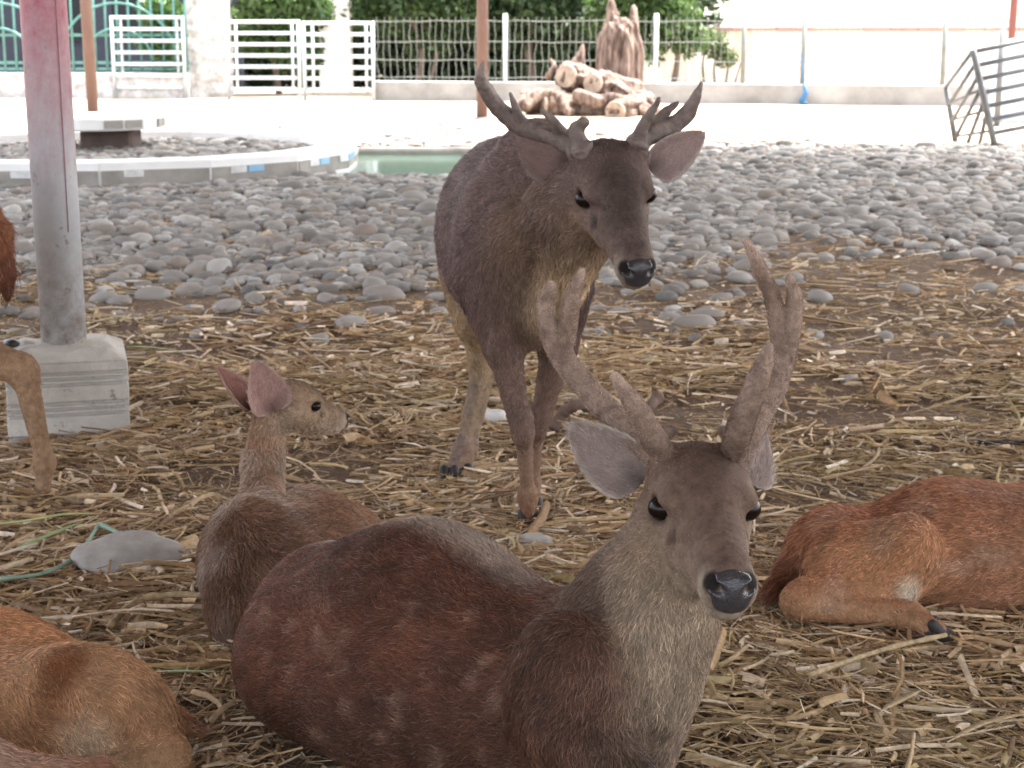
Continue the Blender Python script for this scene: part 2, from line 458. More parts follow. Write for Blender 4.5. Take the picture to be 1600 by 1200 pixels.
def surface(prims, h, zmin=None):
    lo = np.min([bounds(p)[0] for p in prims if not p['sub']], axis=0) - 4 * h
    hi = np.max([bounds(p)[1] for p in prims if not p['sub']], axis=0) + 4 * h
    if zmin is not None: lo[2] = max(lo[2], zmin)
    n = np.ceil((hi - lo) / h).astype(int) + 1
    xs, ys, zs = [(lo[i] + h * np.arange(n[i])).astype(np.float32) for i in range(3)]
    D = np.full(tuple(n), 1.0, np.float32)
    for p in prims:
        k = max(p['k'], 1e-4)
        b0, b1 = bounds(p)
        i0 = np.clip(np.floor((b0 - k - 3 * h - lo) / h).astype(int), 0, n - 1)
        i1 = np.clip(np.ceil((b1 + k + 3 * h - lo) / h).astype(int) + 1, 1, n)
        if np.any(i1 <= i0): continue
        sl_ = tuple(slice(i0[i], i1[i]) for i in range(3))
        d = pd(p, xs[sl_[0]][:, None, None], ys[sl_[1]][None, :, None], zs[sl_[2]][None, None, :]).astype(np.float32)
        o = D[sl_]
        if p['sub']:
            q = np.clip(k - np.abs(o + d), 0, None) / k
            D[sl_] = np.maximum(o, -d) + q * q * k * .25
        else:
            q = np.clip(k - np.abs(o - d), 0, None) / k
            D[sl_] = np.minimum(o, d) - q * q * k * .25
    if zmin is not None: D[:, :, 0] = 1.0
    S = D < 0
    c8 = np.zeros(tuple(n - 1), np.int8)
    for dx in (0, 1):
        for dy in (0, 1):
            for dz in (0, 1):
                c8 += S[dx:n[0] - 1 + dx, dy:n[1] - 1 + dy, dz:n[2] - 1 + dz]
    I = np.argwhere((c8 > 0) & (c8 < 8))
    idx = np.full(tuple(n - 1), -1, np.int32)
    idx[I[:, 0], I[:, 1], I[:, 2]] = np.arange(len(I))
    acc, cnt = np.zeros((len(I), 3)), np.zeros(len(I))
    crn = [(0, 0, 0), (1, 0, 0), (0, 1, 0), (1, 1, 0), (0, 0, 1), (1, 0, 1), (0, 1, 1), (1, 1, 1)]
    dv = [D[I[:, 0] + c[0], I[:, 1] + c[1], I[:, 2] + c[2]] for c in crn]
    for i in range(8):
        for j in range(i + 1, 8):
            df = np.abs(np.array(crn[i]) - np.array(crn[j]))
            if df.sum() != 1: continue
            m_ = (dv[i] < 0) != (dv[j] < 0)
            t = dv[i] / (dv[i] - dv[j] + 1e-12)
            pt = np.array(crn[i])[None] + t[:, None] * (np.array(crn[j]) - np.array(crn[i]))[None]
            acc[m_] += pt[m_]; cnt[m_] += 1
    Vt = lo + h * (I + acc / cnt[:, None])
    quads = []
    for ax in range(3):
        a1, a2 = (ax + 1) % 3, (ax + 2) % 3
        s0 = [slice(None)] * 3; s1 = [slice(None)] * 3
        s0[ax] = slice(0, n[ax] - 1); s1[ax] = slice(1, n[ax])
        E = S[tuple(s0)] != S[tuple(s1)]
        J = np.argwhere(E)
        ok = (J[:, a1] > 0) & (J[:, a2] > 0) & (J[:, a1] < n[a1] - 1) & (J[:, a2] < n[a2] - 1)
        J = J[ok]
        inside = S[J[:, 0], J[:, 1], J[:, 2]]
        def cell(o1, o2):
            K = J.copy(); K[:, a1] += o1; K[:, a2] += o2
            return idx[K[:, 0], K[:, 1], K[:, 2]]
        q = np.stack([cell(-1, -1), cell(0, -1), cell(0, 0), cell(-1, 0)], 1)
        q[~inside] = q[~inside][:, ::-1]
        quads.append(q)
    Q = np.concatenate(quads)
    Q = Q[(Q >= 0).all(1)]
    for _ in range(2):                      # light smoothing
        s = np.zeros_like(Vt); c = np.zeros(len(Vt))
        for a, b_ in ((0, 1), (1, 2), (2, 3), (3, 0)):
            for u, w in ((a, b_), (b_, a)):
                for d in range(3): s[:, d] += np.bincount(Q[:, u], Vt[Q[:, w], d], len(Vt))
                c += np.bincount(Q[:, u], minlength=len(Vt))
        Vt = Vt * .5 + .5 * s / np.maximum(c, 1)[:, None]
    return Vt, Q

def vnormals(Vt, Q):
    fn = np.cross(Vt[Q[:, 2]] - Vt[Q[:, 0]], Vt[Q[:, 3]] - Vt[Q[:, 1]])
    nn = np.zeros_like(Vt)
    for k in range(4):
        for d in range(3): nn[:, d] += np.bincount(Q[:, k], fn[:, d], len(Vt))
    return nn / (np.linalg.norm(nn, axis=1)[:, None] + 1e-12)

def blend(prims, Vt, soft=.02):
    pos = [p for p in prims if not p['sub'] and p['col'] is not None]
    D = np.stack([pd(p, Vt[:, 0], Vt[:, 1], Vt[:, 2]) for p in pos], 1)
    W = np.exp(-np.clip((D - D.min(1)[:, None]) / soft, 0, 30))
    W /= W.sum(1)[:, None]
    C = W @ np.array([p['col'] for p in pos])
    Fl = W @ np.array([unit(p['flow']) if p['flow'] is not None else V3(0, 0, -1) for p in pos])
    L = W @ np.array([p['fl'] for p in pos])
    return C, Fl, L

def fur(name, Vt, Q, Nn, C, Fl, L, count, parent, length=.016, radius=.0005, lift=.35, seed=1, tip=1.25, var=.45, mask=None, clump=0.0):
    rng = np.random.default_rng(seed)
    A = .5 * np.linalg.norm(np.cross(Vt[Q[:, 2]] - Vt[Q[:, 0]], Vt[Q[:, 3]] - Vt[Q[:, 1]]), axis=1)
    if mask is not None: A = A * mask[Q].mean(1)
    fi = rng.choice(len(Q), count, p=A / A.sum())
    u, v = rng.random(count), rng.random(count)
    w = np.stack([(1 - u) * (1 - v), u * (1 - v), u * v, (1 - u) * v], 1)
    def ip(X): return (X[Q[fi]] * (w[:, :, None] if X.ndim == 2 else w)).sum(1)
    p, n, c, f, l = ip(Vt), ip(Nn), ip(C), ip(Fl), ip(L)
    n /= np.linalg.norm(n, axis=1)[:, None] + 1e-9
    jit = rng.normal(0, .28, (count, 3))
    big = np.stack([vnoise3(p, 28, s) - .5 for s in (1, 2, 3)], 1) * 1.3
    f0 = f / (np.linalg.norm(f, axis=1)[:, None] + 1e-9)
    f = f + jit + big
    f -= n * (f * n).sum(1)[:, None]
    f /= np.linalg.norm(f, axis=1)[:, None] + 1e-9
    lf = lift * rng.uniform(.6, 1.5, count)
    ln = (length * l * rng.uniform(.6, 1.25, count))[:, None]
    K = 4
    pts = np.zeros((count, K, 3))
    pts[:, 0] = p - n * .001
    d0 = n * (lf * 1.3)[:, None] + f * .8
    d1 = n * (lf * .7)[:, None] + f
    d2 = n * (lf * .2)[:, None] + f
    for k, d in enumerate((d0, d1, d2)):
        d = d / (np.linalg.norm(d, axis=1)[:, None] + 1e-9)
        pts[:, k + 1] = pts[:, k] + d * ln / 3
    if clump:
        cs = .011
        wob = np.stack([vnoise3(p, 35, s) for s in (11, 12, 13)], 1) * .02
        cen = (np.floor((p + wob) / cs) + .5) * cs - wob
        off = cen - p; off -= n * (off * n).sum(1)[:, None]
        pts[:, 2] += off * clump * .45; pts[:, 3] += off * clump
    hc = bpy.data.hair_curves.new(name)
    hc.add_curves([K] * count)
    par = np.array(parent_world(parent))
    hc.attributes['position'].data.foreach_set('vector', (pts - par).astype(np.float32).ravel())
    ra = hc.attributes.get('radius') or hc.attributes.new('radius', 'FLOAT', 'POINT')
    rr = np.tile(np.array([1.0, .9, .65, .15]), (count, 1)) * radius * rng.uniform(.7, 1.3, (count, 1))
    ra.data.foreach_set('value', rr.astype(np.float32).ravel())
    fc = hc.attributes.new('fcol', 'FLOAT_COLOR', 'POINT')
    br = np.exp(rng.normal(0, 1, (count, 1, 1)) * var * .6 * np.clip(l * 1.4, .3, 1)[:, None, None]) * np.array([.7, .9, 1.1, tip])[None, :, None]
    pc = p - p.mean(0)
    ps = pc - f0 * (pc * f0).sum(1)[:, None] * .78
    br = br * (.5 + .6 * vnoise3(ps + 3, 75, seed + 3) + .4 * vnoise3(p, 40, seed + 4))[:, None, None]
    cc = np.ones((count, K, 4), np.float32)
    base = c[:, None, :] * br
    pale = ((rng.random(count) < .04) & (l > .35))[:, None, None] * np.array([.1, .3, .6, .8])[None, :, None]
    base = base * (1 - pale) + (c[:, None, :] * 1.3 + .13) * pale
    cc[:, :, :3] = np.clip(base, 0.002, .9)
    fc.data.foreach_set('color', cc.ravel())
    hc.materials.append(M['fur'])
    o = bpy.data.objects.new(name, hc)
    COL.objects.link(o)
    o.parent = parent
    return o

def paint(C, Vt, spots):
    for c, r, col, s in spots:
        d = np.linalg.norm(Vt - np.array(c)[None], axis=1) / r
        w = (np.clip(1.4 - d, 0, 1) ** 1)[:, None] * s
        w = np.clip(w, 0, 1)
        C[:] = C * (1 - w) + np.array(col)[None] * w
    return C

def curved(pts, n=14):
    """Catmull-Rom through points"""
    pts = [np.array(p, float) for p in pts]
    q = [pts[0] * 2 - pts[1]] + pts + [pts[-1] * 2 - pts[-2]]
    out = []
    for i in range(1, len(q) - 2):
        for k in range(n):
            t = k / n
            a, b, c, d = q[i - 1], q[i], q[i + 1], q[i + 2]
            out.append(.5 * (2 * b + (c - a) * t + (2 * a - 5 * b + 4 * c - d) * t * t + (3 * b - a - 3 * c + d) * t ** 3))
    out.append(pts[-1])
    return out

def lerp3(a, b, t): return tuple(a[i] + (b[i] - a[i]) * t for i in range(3))

# ------------------------------------------------------------------ deer
class Head:
    """head frame: x to the nose, y to the animal's left, z up; origin midway between the eyes"""
    def __init__(s, pos, fwd, up, scale):
        s.o = np.array(pos, float); s.s = scale
        f = unit(fwd); u = np.array(up, float); u = unit(u - f * np.dot(u, f)); l = np.cross(u, f)
        s.R = np.stack([f, l, u], 1)
    def w(s, x, y, z): return s.o + s.R @ (V3(x, y, z) * s.s)
    def d(s, x, y, z): return s.R @ V3(x, y, z)
    def prims(s, face, cheek, throat, stag=True, dark=None):
        q, w, ax = s.s, s.w, s.R.T
        back = s.d(-1, 0, -.1)
        dn = s.d(-.7, 0, -.7)
        dark = dark or tuple(x * .75 for x in face)
        out = [ell(w(-.055, 0, .012), V3(.075, .058, .058) * q, ax, .03, face, back, fl=.32),
               ell(w(-.005, 0, .02), V3(.062, .05, .034) * q, ax, .03 * q, dark, back, fl=.32),
               cap(w(0, 0, .004), w(.13, 0, -.028), .040 * q, .026 * q, .02 * q, dark, back, fl=.24),
               cap(w(.05, 0, -.034), w(.148, 0, -.046), .036 * q, .030 * q, .02 * q, face, back, fl=.24),
               ell(w(.153, 0, -.046), V3(.026, .0325, .0285) * q, ax, .012 * q, face, back, fl=.15),
               cap(w(-.05, 0, -.06), w(.13, 0, -.071), .032 * q, .017 * q, .02 * q, throat, dn, fl=.32),
               ell(w(.143, 0, -.074), V3(.022, .021, .013) * q, ax, .008 * q, throat, back, fl=.25)]
        for sg in (1, -1):
            out += [cap(w(-.045, sg * .028, -.03), w(.045, sg * .017, -.038), .043 * q, .029 * q, .02 * q, cheek, s.d(-1, 0, -.35), fl=.32),
                    cap(w(-.022, sg * .045, .027), w(.022, sg * .045, .019), .015 * q, .012 * q, .012 * q, face, back, fl=.24)]
            out.append(cap(w(-.02, sg * .057, .0195), w(.022, sg * .055, .0190), .0066 * q, .006 * q, .008 * q, face, back, fl=.2))
            if stag:
                out.append(cap(w(-.045, sg * .032, .02), w(-.056, sg * .046, .052), .025 * q, .021 * q, .02 * q, dark, s.d(-.3, 0, 1), fl=.6))
        for sg in (1, -1):
            out += [ell(w(.003, sg * .067, .003), V3(.0185, .022, .0136) * q, ax, .004 * q, sub=True),
                    cap(w(.03, sg * .052, -.012), w(.052, sg * .041, -.03), .0038 * q, .003 * q, .008 * q, sub=True),
                    cap(w(.172, sg * .008, -.0675), w(.095, sg * .036, -.06), .0022 * q, .0028 * q, .005 * q, sub=True)]
        return out
    def spots(s, ring, dark, lip):
        o, late = [], []
        for sg in (1, -1):
            o += [(s.w(.002, sg * .062, .003), .030 * s.s, ring, .3), (s.w(.003, sg * .06, .003), .0165 * s.s, (.012, .009, .008), 2.0),
                  (s.w(.042, sg * .047, -.021), .012 * s.s, dark, .9)]
            o += [(s.w(.15, sg * .034, -.06), .018 * s.s, lip, .7)]
            late.append((s.w(.170, sg * .0245, -.033), .0115 * s.s, (.012, .010, .010), 2.0))
        o += [(s.w(.02, 0, .045), .045 * s.s, dark, .55), (s.w(.075, 0, .0), .034 * s.s, dark, .6), (s.w(-.05, 0, .07), .04 * s.s, dark, .4)]
        for sg in (1, -1):
            o += [(s.w(-.02, sg * .055, -.062), .045 * s.s, lerp3(ring, (.26, .17, .1), .5), .5), (s.w(.10, sg * .036, -.052), .03 * s.s, ring, .45),
                  (s.w(.155, sg * .036, -.03), .016 * s.s, lip, .5), (s.w(.0, sg * .056, .03), .018 * s.s, ring, .35)]
        o += [(s.w(.15, 0, -.012), .03 * s.s, dark, .5), (s.w(.15, 0, -.08), .03 * s.s, lip, .6)]
        return o + late
    def parts(s, root):
        q, ax = s.s, s.R.T
        for sg in (1, -1):
            c = s.w(.0025, sg * .0525, .003)
            mb = MB(); n, k = 16, 10
            vs = [c + s.R @ (V3(math.sin(math.pi * i / k) * math.cos(2 * math.pi * j / n), math.sin(math.pi * i / k) * math.sin(2 * math.pi * j / n),
                  .86 * math.cos(math.pi * i / k)) * .0178 * q) for i in range(k + 1) for j in range(n)]
            fs = [(i * n + j, i * n + (j + 1) % n, (i + 1) * n + (j + 1) % n, (i + 1) * n + j) for i in range(k) for j in range(n)]
            mb.add(vs, fs).build('eye', M['eye'], root, True)
        pr = [ell(s.w(.170, 0, -.040), V3(.0155, .0258, .0218) * q, ax, .01, (.05,) * 3),
              ell(s.w(.166, 0, -.058), V3(.0155, .0208, .0125) * q, ax, .012 * q, (.05,) * 3)]
        for sg in (1, -1):
            pr.append(ell(s.w(.174, sg * .018, -.035), V3(.012, .0108, .010) * q, ax, .008 * q, (.05,) * 3))
        for sg in (1, -1):
            pr.append(cap(s.w(.192, sg * .0128, -.043), s.w(.171, sg * .0245, -.032), .0058 * q, .0078 * q, .004 * q, sub=True))
        v, f = surface(pr, .0018 * max(q, .8))
        mesh_obj('nose', v, f, M['nose'], root, smooth=True)

def ear(root, base, tip, facing, W, inner, outer, rim, seed, count=2500, cup=1.0, droop=0.0):
    a = np.array(tip, float) - np.array(base, float); Ln = np.linalg.norm(a); a = a / Ln
    n = np.array(facing, float); n = unit(n - a * np.dot(n, a)); sd_ = np.cross(a, n)
    nu, nv = 20, 14
    fr, bk, cf, cb = [], [], [], []
    for i in range(nu + 1):
        u = i / nu
        prof = .42 * (1 - u) ** 3 + math.sin(math.pi * min(1, u ** .86)) ** .58 if u < 1 else 0.03
        wd = max(W / 2 * prof, .002)
        for j in range(nv + 1):
            v = -1 + 2 * j / nv
            th = v * (1.25 - .55 * u) * cup
            p = np.array(base) + a * Ln * u + sd_ * wd * math.sin(th) * 1.08 + n * wd * (1 - math.cos(th)) * .9 - n * droop * u * u
            fr.append(p); bk.append(p - n * (.007 * (1 - v * v) * (1 - u * .6) + .0015))
            e = min(1, max(0, (abs(v) - .72) / .25)); e = max(e, min(1, max(0, (u - .9) / .1)))
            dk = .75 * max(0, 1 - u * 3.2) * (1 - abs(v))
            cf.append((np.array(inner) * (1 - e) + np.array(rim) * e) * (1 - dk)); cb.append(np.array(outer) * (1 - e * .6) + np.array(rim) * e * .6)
    nvv = nv + 1
    q = []
    for i in range(nu):
        for j in range(nv):
            k = i * nvv + j
            q.append((k, k + nvv, k + nvv + 1, k + 1))
    q = np.array(q); off = len(fr)
    qb = (q + off)[:, ::-1]
    ed = []
    for i in range(nu):
        for j in (0, nv):
            k = i * nvv + j
            ed.append((k, k + off, k + nvv + off, k + nvv) if j == 0 else (k, k + nvv, k + nvv + off, k + off))
    for j in range(nv):
        k = nu * nvv + j
        ed.append((k, k + off, k + 1 + off, k + 1))
    Vt = np.array(fr + bk); C = np.array(cf + cb)
    Q = np.concatenate([q, qb, np.array(ed)])
    o = mesh_obj('ear', Vt, Q, M['ear_skin'], root, smooth=True, cols=C)
    nf = vnormals(Vt[:off], q)
    if np.dot(nf.mean(0), n) < 0: nf = -nf
    NN = np.concatenate([nf, -nf])
    Fl = np.tile(a, (len(Vt), 1)); L = np.ones(len(Vt)); L[:off] = 1.7
    fur('ear_fur', Vt, np.concatenate([q, q + off]), NN, C, Fl, L, count, o, .0065, .0004, .2, seed, var=.3)
    # soft rim hairs
    return o

def antler(root, chains, mat, cols, h=.003, velvet=0, seed=3, burr=None, rough=0.0):
    pr = []
    for ch in chains:
        pts = curved([c[0] for c in ch], 5)
        rad = np.interp(np.linspace(0, len(ch) - 1, len(pts)), np.arange(len(ch)), [c[1] for c in ch])
        for i in range(len(pts) - 1):
            tc_ = lerp3(cols[0], tuple(min(.6, x * 1.45 + .04) for x in cols[0]), max(0, (i / (len(pts) - 1) - .55) / .45))
            pr.append(cap(pts[i], pts[i + 1], rad[i], rad[i + 1], .004 if i == 0 else .0012, tc_, pts[i + 1] - pts[i]))
    if burr is not None:
        c, d, r = burr
        d = unit(d); x = unit(np.cross(d, V3(.3, .9, .2))); y = np.cross(d, x)
        pr.append(ell(c, (r, r, r * .4), [x, y, d], .003, cols[2], d))
    Vt, Q = surface(pr, h)
    Nn = vnormals(Vt, Q)
    if rough:
        Vt = Vt + Nn * ((vnoise3(Vt, 90, 3) - .5) * rough)[:, None]
    C, Fl, L = blend(pr, Vt, .01)
    nz = vnoise3(Vt, 70, seed)[:, None]
    mt = np.clip((nz - .42) * 1.6, 0, .7)
    C = C * (1 - mt) + np.array(cols[1]) * mt
    o = mesh_obj('antler', Vt, Q, mat, root, smooth=True, cols=C)
    if velvet:
        fur('velvet', Vt, Q, Nn, C * 1.02 + .012, Fl, L, velvet, o, .0045, .00035, 1.1, seed, tip=2.1, var=.35, mask=(C.mean(1) > .07) * 1.0)
    return o

def chain(*pts):
    """(px,py,Y,radius) or (point,radius) ..."""
    return [(np.array(p[0], float), p[1]) if len(p) == 2 else (P(p[0], p[1], p[2]), p[3]) for p in pts]

def aim(eye, Y, nose, s, up, roll=0.0, away=False):
    """head whose mid-eye point and nose tip are seen at the given photo pixels"""
    E = P(eye[0], eye[1], Y)
    best = None
    for Yn in np.arange(Y - .4, Y + .4, .002):
        e = abs(np.linalg.norm(P(nose[0], nose[1], Yn) - E) - .183 * s)
        if (Yn > Y) == away and (best is None or e < best[0]): best = (e, Yn)
    d = unit(P(nose[0], nose[1], best[1]) - E)
    l = unit(np.cross(np.array(up, float), d)); u = np.cross(d, l)
    a = math.radians(14)
    f = d * math.cos(a) + u * math.sin(a)
    return Head(E, f, up, s)

def hoof(root, at, fwd, s=1.0):
    f = unit((fwd[0], fwd[1], 0)); l = np.cross(V3(0, 0, 1), f); u = V3(0, 0, 1)
    pr = []
    for sg in (1, -1):
        c = np.array(at) + l * sg * .013 * s
        pr.append(cap(c + u * .035 * s - f * .005 * s, c + u * .012 * s + f * .02 * s, .013 * s, .012 * s, .004, (.03,) * 3))
        pr.append(cap(c + u * .010 * s - f * .012 * s, c + u * .010 * s + f * .036 * s, .0125 * s, .008 * s, .006, (.03,) * 3))
    v, q = surface(pr, .003)
    return mesh_obj('hoof', v, q, M['hoof'], root, smooth=True)

def finish(root, prims, h, fur_n, hd, spots=(), seed=1, flen=.016, frad=.0005, lift=.35, tone=None, soft=.02, zmin=-.01, var=.45, patch=.35, name_tail=True):
    Vt, Q = surface(prims, h, zmin)
    C, Fl, L = blend(prims, Vt, soft)
    Nn = vnormals(Vt, Q)
    if tone: C = tone(C, Vt, Nn)
    nz = vnoise3(Vt, 11, seed) * .6 + vnoise3(Vt, 34, seed + 1) * .4
    C = C * (1 - patch + 2 * patch * nz)[:, None]
    paint(C, Vt, spots)
    C = C * np.array((1.04, 1.0, .87))
    mesh_obj('body', Vt, Q, M['coat'], root, smooth=True, cols=C * .8)
    mask = np.ones(len(Vt))
    for sg in (1, -1):
        mask *= np.clip((np.linalg.norm(Vt - hd.w(.003, sg * .06, .003), axis=1) / hd.s - .017) / .008, 0, 1)
    mask *= np.clip((np.linalg.norm(Vt - hd.w(.175, 0, -.045), axis=1) / hd.s - .025) / .009, 0, 1)
    if zmin is not None: mask *= (Vt[:, 2] > 0)
    fur('fur', Vt, Q, Nn, C, Fl, L, fur_n, root, flen, frad, lift, seed, var=var, mask=mask, clump=.55)


# ---- A: the stag lying in front
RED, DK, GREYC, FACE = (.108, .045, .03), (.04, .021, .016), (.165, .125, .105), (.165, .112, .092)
PALE = (.34, .28, .22)
def deer_a():
    root = thing('deer', (-.05, 2.45, 0), 'reddish brown stag with thick velvet antlers lying in front, looking at the camera', 'deer', 'deer in the enclosure')
    hd = aim((1100, 797), 2.19, (1145, 928), 1.12, V3(.03, 0, 1))
    back = V3(-.72, .69, -.15)
    R_, M_, S_ = V3(-.30, 2.70, .14), V3(-.15, 2.56, .168), V3(.06, 2.34, .165)
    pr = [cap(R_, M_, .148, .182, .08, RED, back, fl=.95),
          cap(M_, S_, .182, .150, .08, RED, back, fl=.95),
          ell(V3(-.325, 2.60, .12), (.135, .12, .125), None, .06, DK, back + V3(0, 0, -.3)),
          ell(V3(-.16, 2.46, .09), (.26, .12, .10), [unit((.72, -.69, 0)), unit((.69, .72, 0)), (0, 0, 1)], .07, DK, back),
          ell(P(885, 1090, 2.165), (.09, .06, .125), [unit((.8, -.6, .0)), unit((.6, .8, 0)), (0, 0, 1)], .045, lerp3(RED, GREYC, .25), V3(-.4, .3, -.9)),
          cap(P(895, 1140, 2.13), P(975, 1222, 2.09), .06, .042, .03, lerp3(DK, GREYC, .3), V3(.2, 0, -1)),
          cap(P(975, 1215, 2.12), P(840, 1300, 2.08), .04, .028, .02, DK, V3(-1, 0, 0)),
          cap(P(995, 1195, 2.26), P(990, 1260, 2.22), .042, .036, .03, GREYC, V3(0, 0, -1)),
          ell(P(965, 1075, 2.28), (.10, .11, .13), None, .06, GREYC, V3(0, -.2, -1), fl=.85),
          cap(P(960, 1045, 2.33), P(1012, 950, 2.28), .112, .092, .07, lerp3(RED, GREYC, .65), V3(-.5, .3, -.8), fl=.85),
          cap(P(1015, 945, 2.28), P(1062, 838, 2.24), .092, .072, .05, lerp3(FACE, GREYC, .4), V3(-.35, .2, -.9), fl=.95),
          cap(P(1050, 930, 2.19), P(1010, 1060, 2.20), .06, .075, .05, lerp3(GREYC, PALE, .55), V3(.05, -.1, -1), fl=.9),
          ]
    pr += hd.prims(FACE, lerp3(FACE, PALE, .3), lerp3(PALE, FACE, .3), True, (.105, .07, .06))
    def tone(C, Vt, Nn):
        red = np.clip((.125 - Vt[:, 0] + (vnoise3(Vt, 18, 5) - .5) * .05) / .07, 0, 1)[:, None] * np.clip((.46 - Vt[:, 2]) / .06, 0, 1)[:, None] * .85
        base = np.array(RED) * (1 - np.clip((.24 - Vt[:, 2]) / .14, 0, 1)[:, None] * .0)
        C = C * (1 - red) + (C * .4 + base * .6) * red
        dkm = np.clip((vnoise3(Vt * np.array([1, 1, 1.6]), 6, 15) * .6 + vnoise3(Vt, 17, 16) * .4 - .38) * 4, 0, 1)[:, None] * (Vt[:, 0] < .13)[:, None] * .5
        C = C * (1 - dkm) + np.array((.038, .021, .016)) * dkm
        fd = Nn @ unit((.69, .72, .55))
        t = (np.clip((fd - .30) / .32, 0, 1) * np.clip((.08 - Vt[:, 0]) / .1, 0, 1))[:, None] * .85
        C = C * (1 - t) + np.array((.27, .225, .205)) * t  # pale sheen of light from ahead, painted into the far side of the back
        rump = np.clip((-.34 - Vt[:, 0]) / .12, 0, 1)[:, None] * .6
        C = C * (1 - rump) + np.array((.14, .06, .038)) * rump
        fl = np.clip((vnoise3(Vt, 38, 9) - .62) * 8, 0, 1)[:, None] * (Vt[:, 2] < .3)[:, None] * (Vt[:, 0] < 0)[:, None] * .22
        return C * (1 - fl) + np.array((.3, .2, .16)) * fl
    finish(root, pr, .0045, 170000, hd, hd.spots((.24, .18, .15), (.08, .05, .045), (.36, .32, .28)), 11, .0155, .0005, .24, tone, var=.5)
    hd.parts(root)
    vc = ((.25, .178, .135), (.11, .068, .05), (.035, .025, .022))
    antler(root, [chain((hd.w(-.056, -.046, .048), .021), (1006, 692, 2.26, .0195), (975, 664, 2.29, .0182), (938, 630, 2.34, .0175), (903, 590, 2.37, .0172), (872, 548, 2.38, .0165), (855, 500, 2.37, .0135), (854, 468, 2.36, .0115), (862, 446, 2.35, .0065)),
                  chain((878, 556, 2.38, .0135), (886, 515, 2.37, .0130), (894, 466, 2.35, .0120), (909, 425, 2.34, .0058)),
                  chain((hd.w(-.050, -.044, .055), .0175), (1022, 688, 2.21, .0165), (1005, 655, 2.19, .0145), (986, 625, 2.18, .0122), (961, 589, 2.17, .0065))],
           M['velvet_antler'], vc, .003, 16000, 21, (hd.w(-.062, -.052, .076), hd.d(-.35, -.45, 1), .030), .0012)
    antler(root, [chain((hd.w(-.056, .046, .048), .021), (1164, 680, 2.26, .0195), (1189, 640, 2.31, .0182), (1209, 605, 2.35, .0175), (1224, 562, 2.38, .0165), (1236, 515, 2.37, .0135), (1241, 470, 2.36, .0118), (1234, 433, 2.35, .0062)),
                  chain((1221, 562, 2.38, .0135), (1217, 512, 2.37, .0130), (1207, 464, 2.36, .0118), (1184, 413, 2.34, .0098), (1166, 378, 2.33, .0052)),
                  chain((hd.w(-.050, .044, .055), .0185), (1155, 672, 2.19, .0180), (1176, 614, 2.17, .0158), (1192, 573, 2.16, .0122), (1202, 543, 2.15, .0062))],
           M['velvet_antler'], vc, .003, 16000, 22, (hd.w(-.062, .052, .076), hd.d(-.35, .45, 1), .030), .0012)
    ear(root, P(1003, 752, 2.25), P(888, 664, 2.30), CAM_B + V3(.05, 0, -.25), .088, (.26, .20, .175), (.13, .09, .075), (.40, .34, .29), 31, 3200, .95)
    ear(root, P(1162, 748, 2.27), P(1192, 658, 2.34), CAM_B * .5 + V3(.9, 0, .1), .085, (.27, .205, .18), (.16, .11, .095), (.42, .35, .3), 32, 2500, 1.0)
    return hd

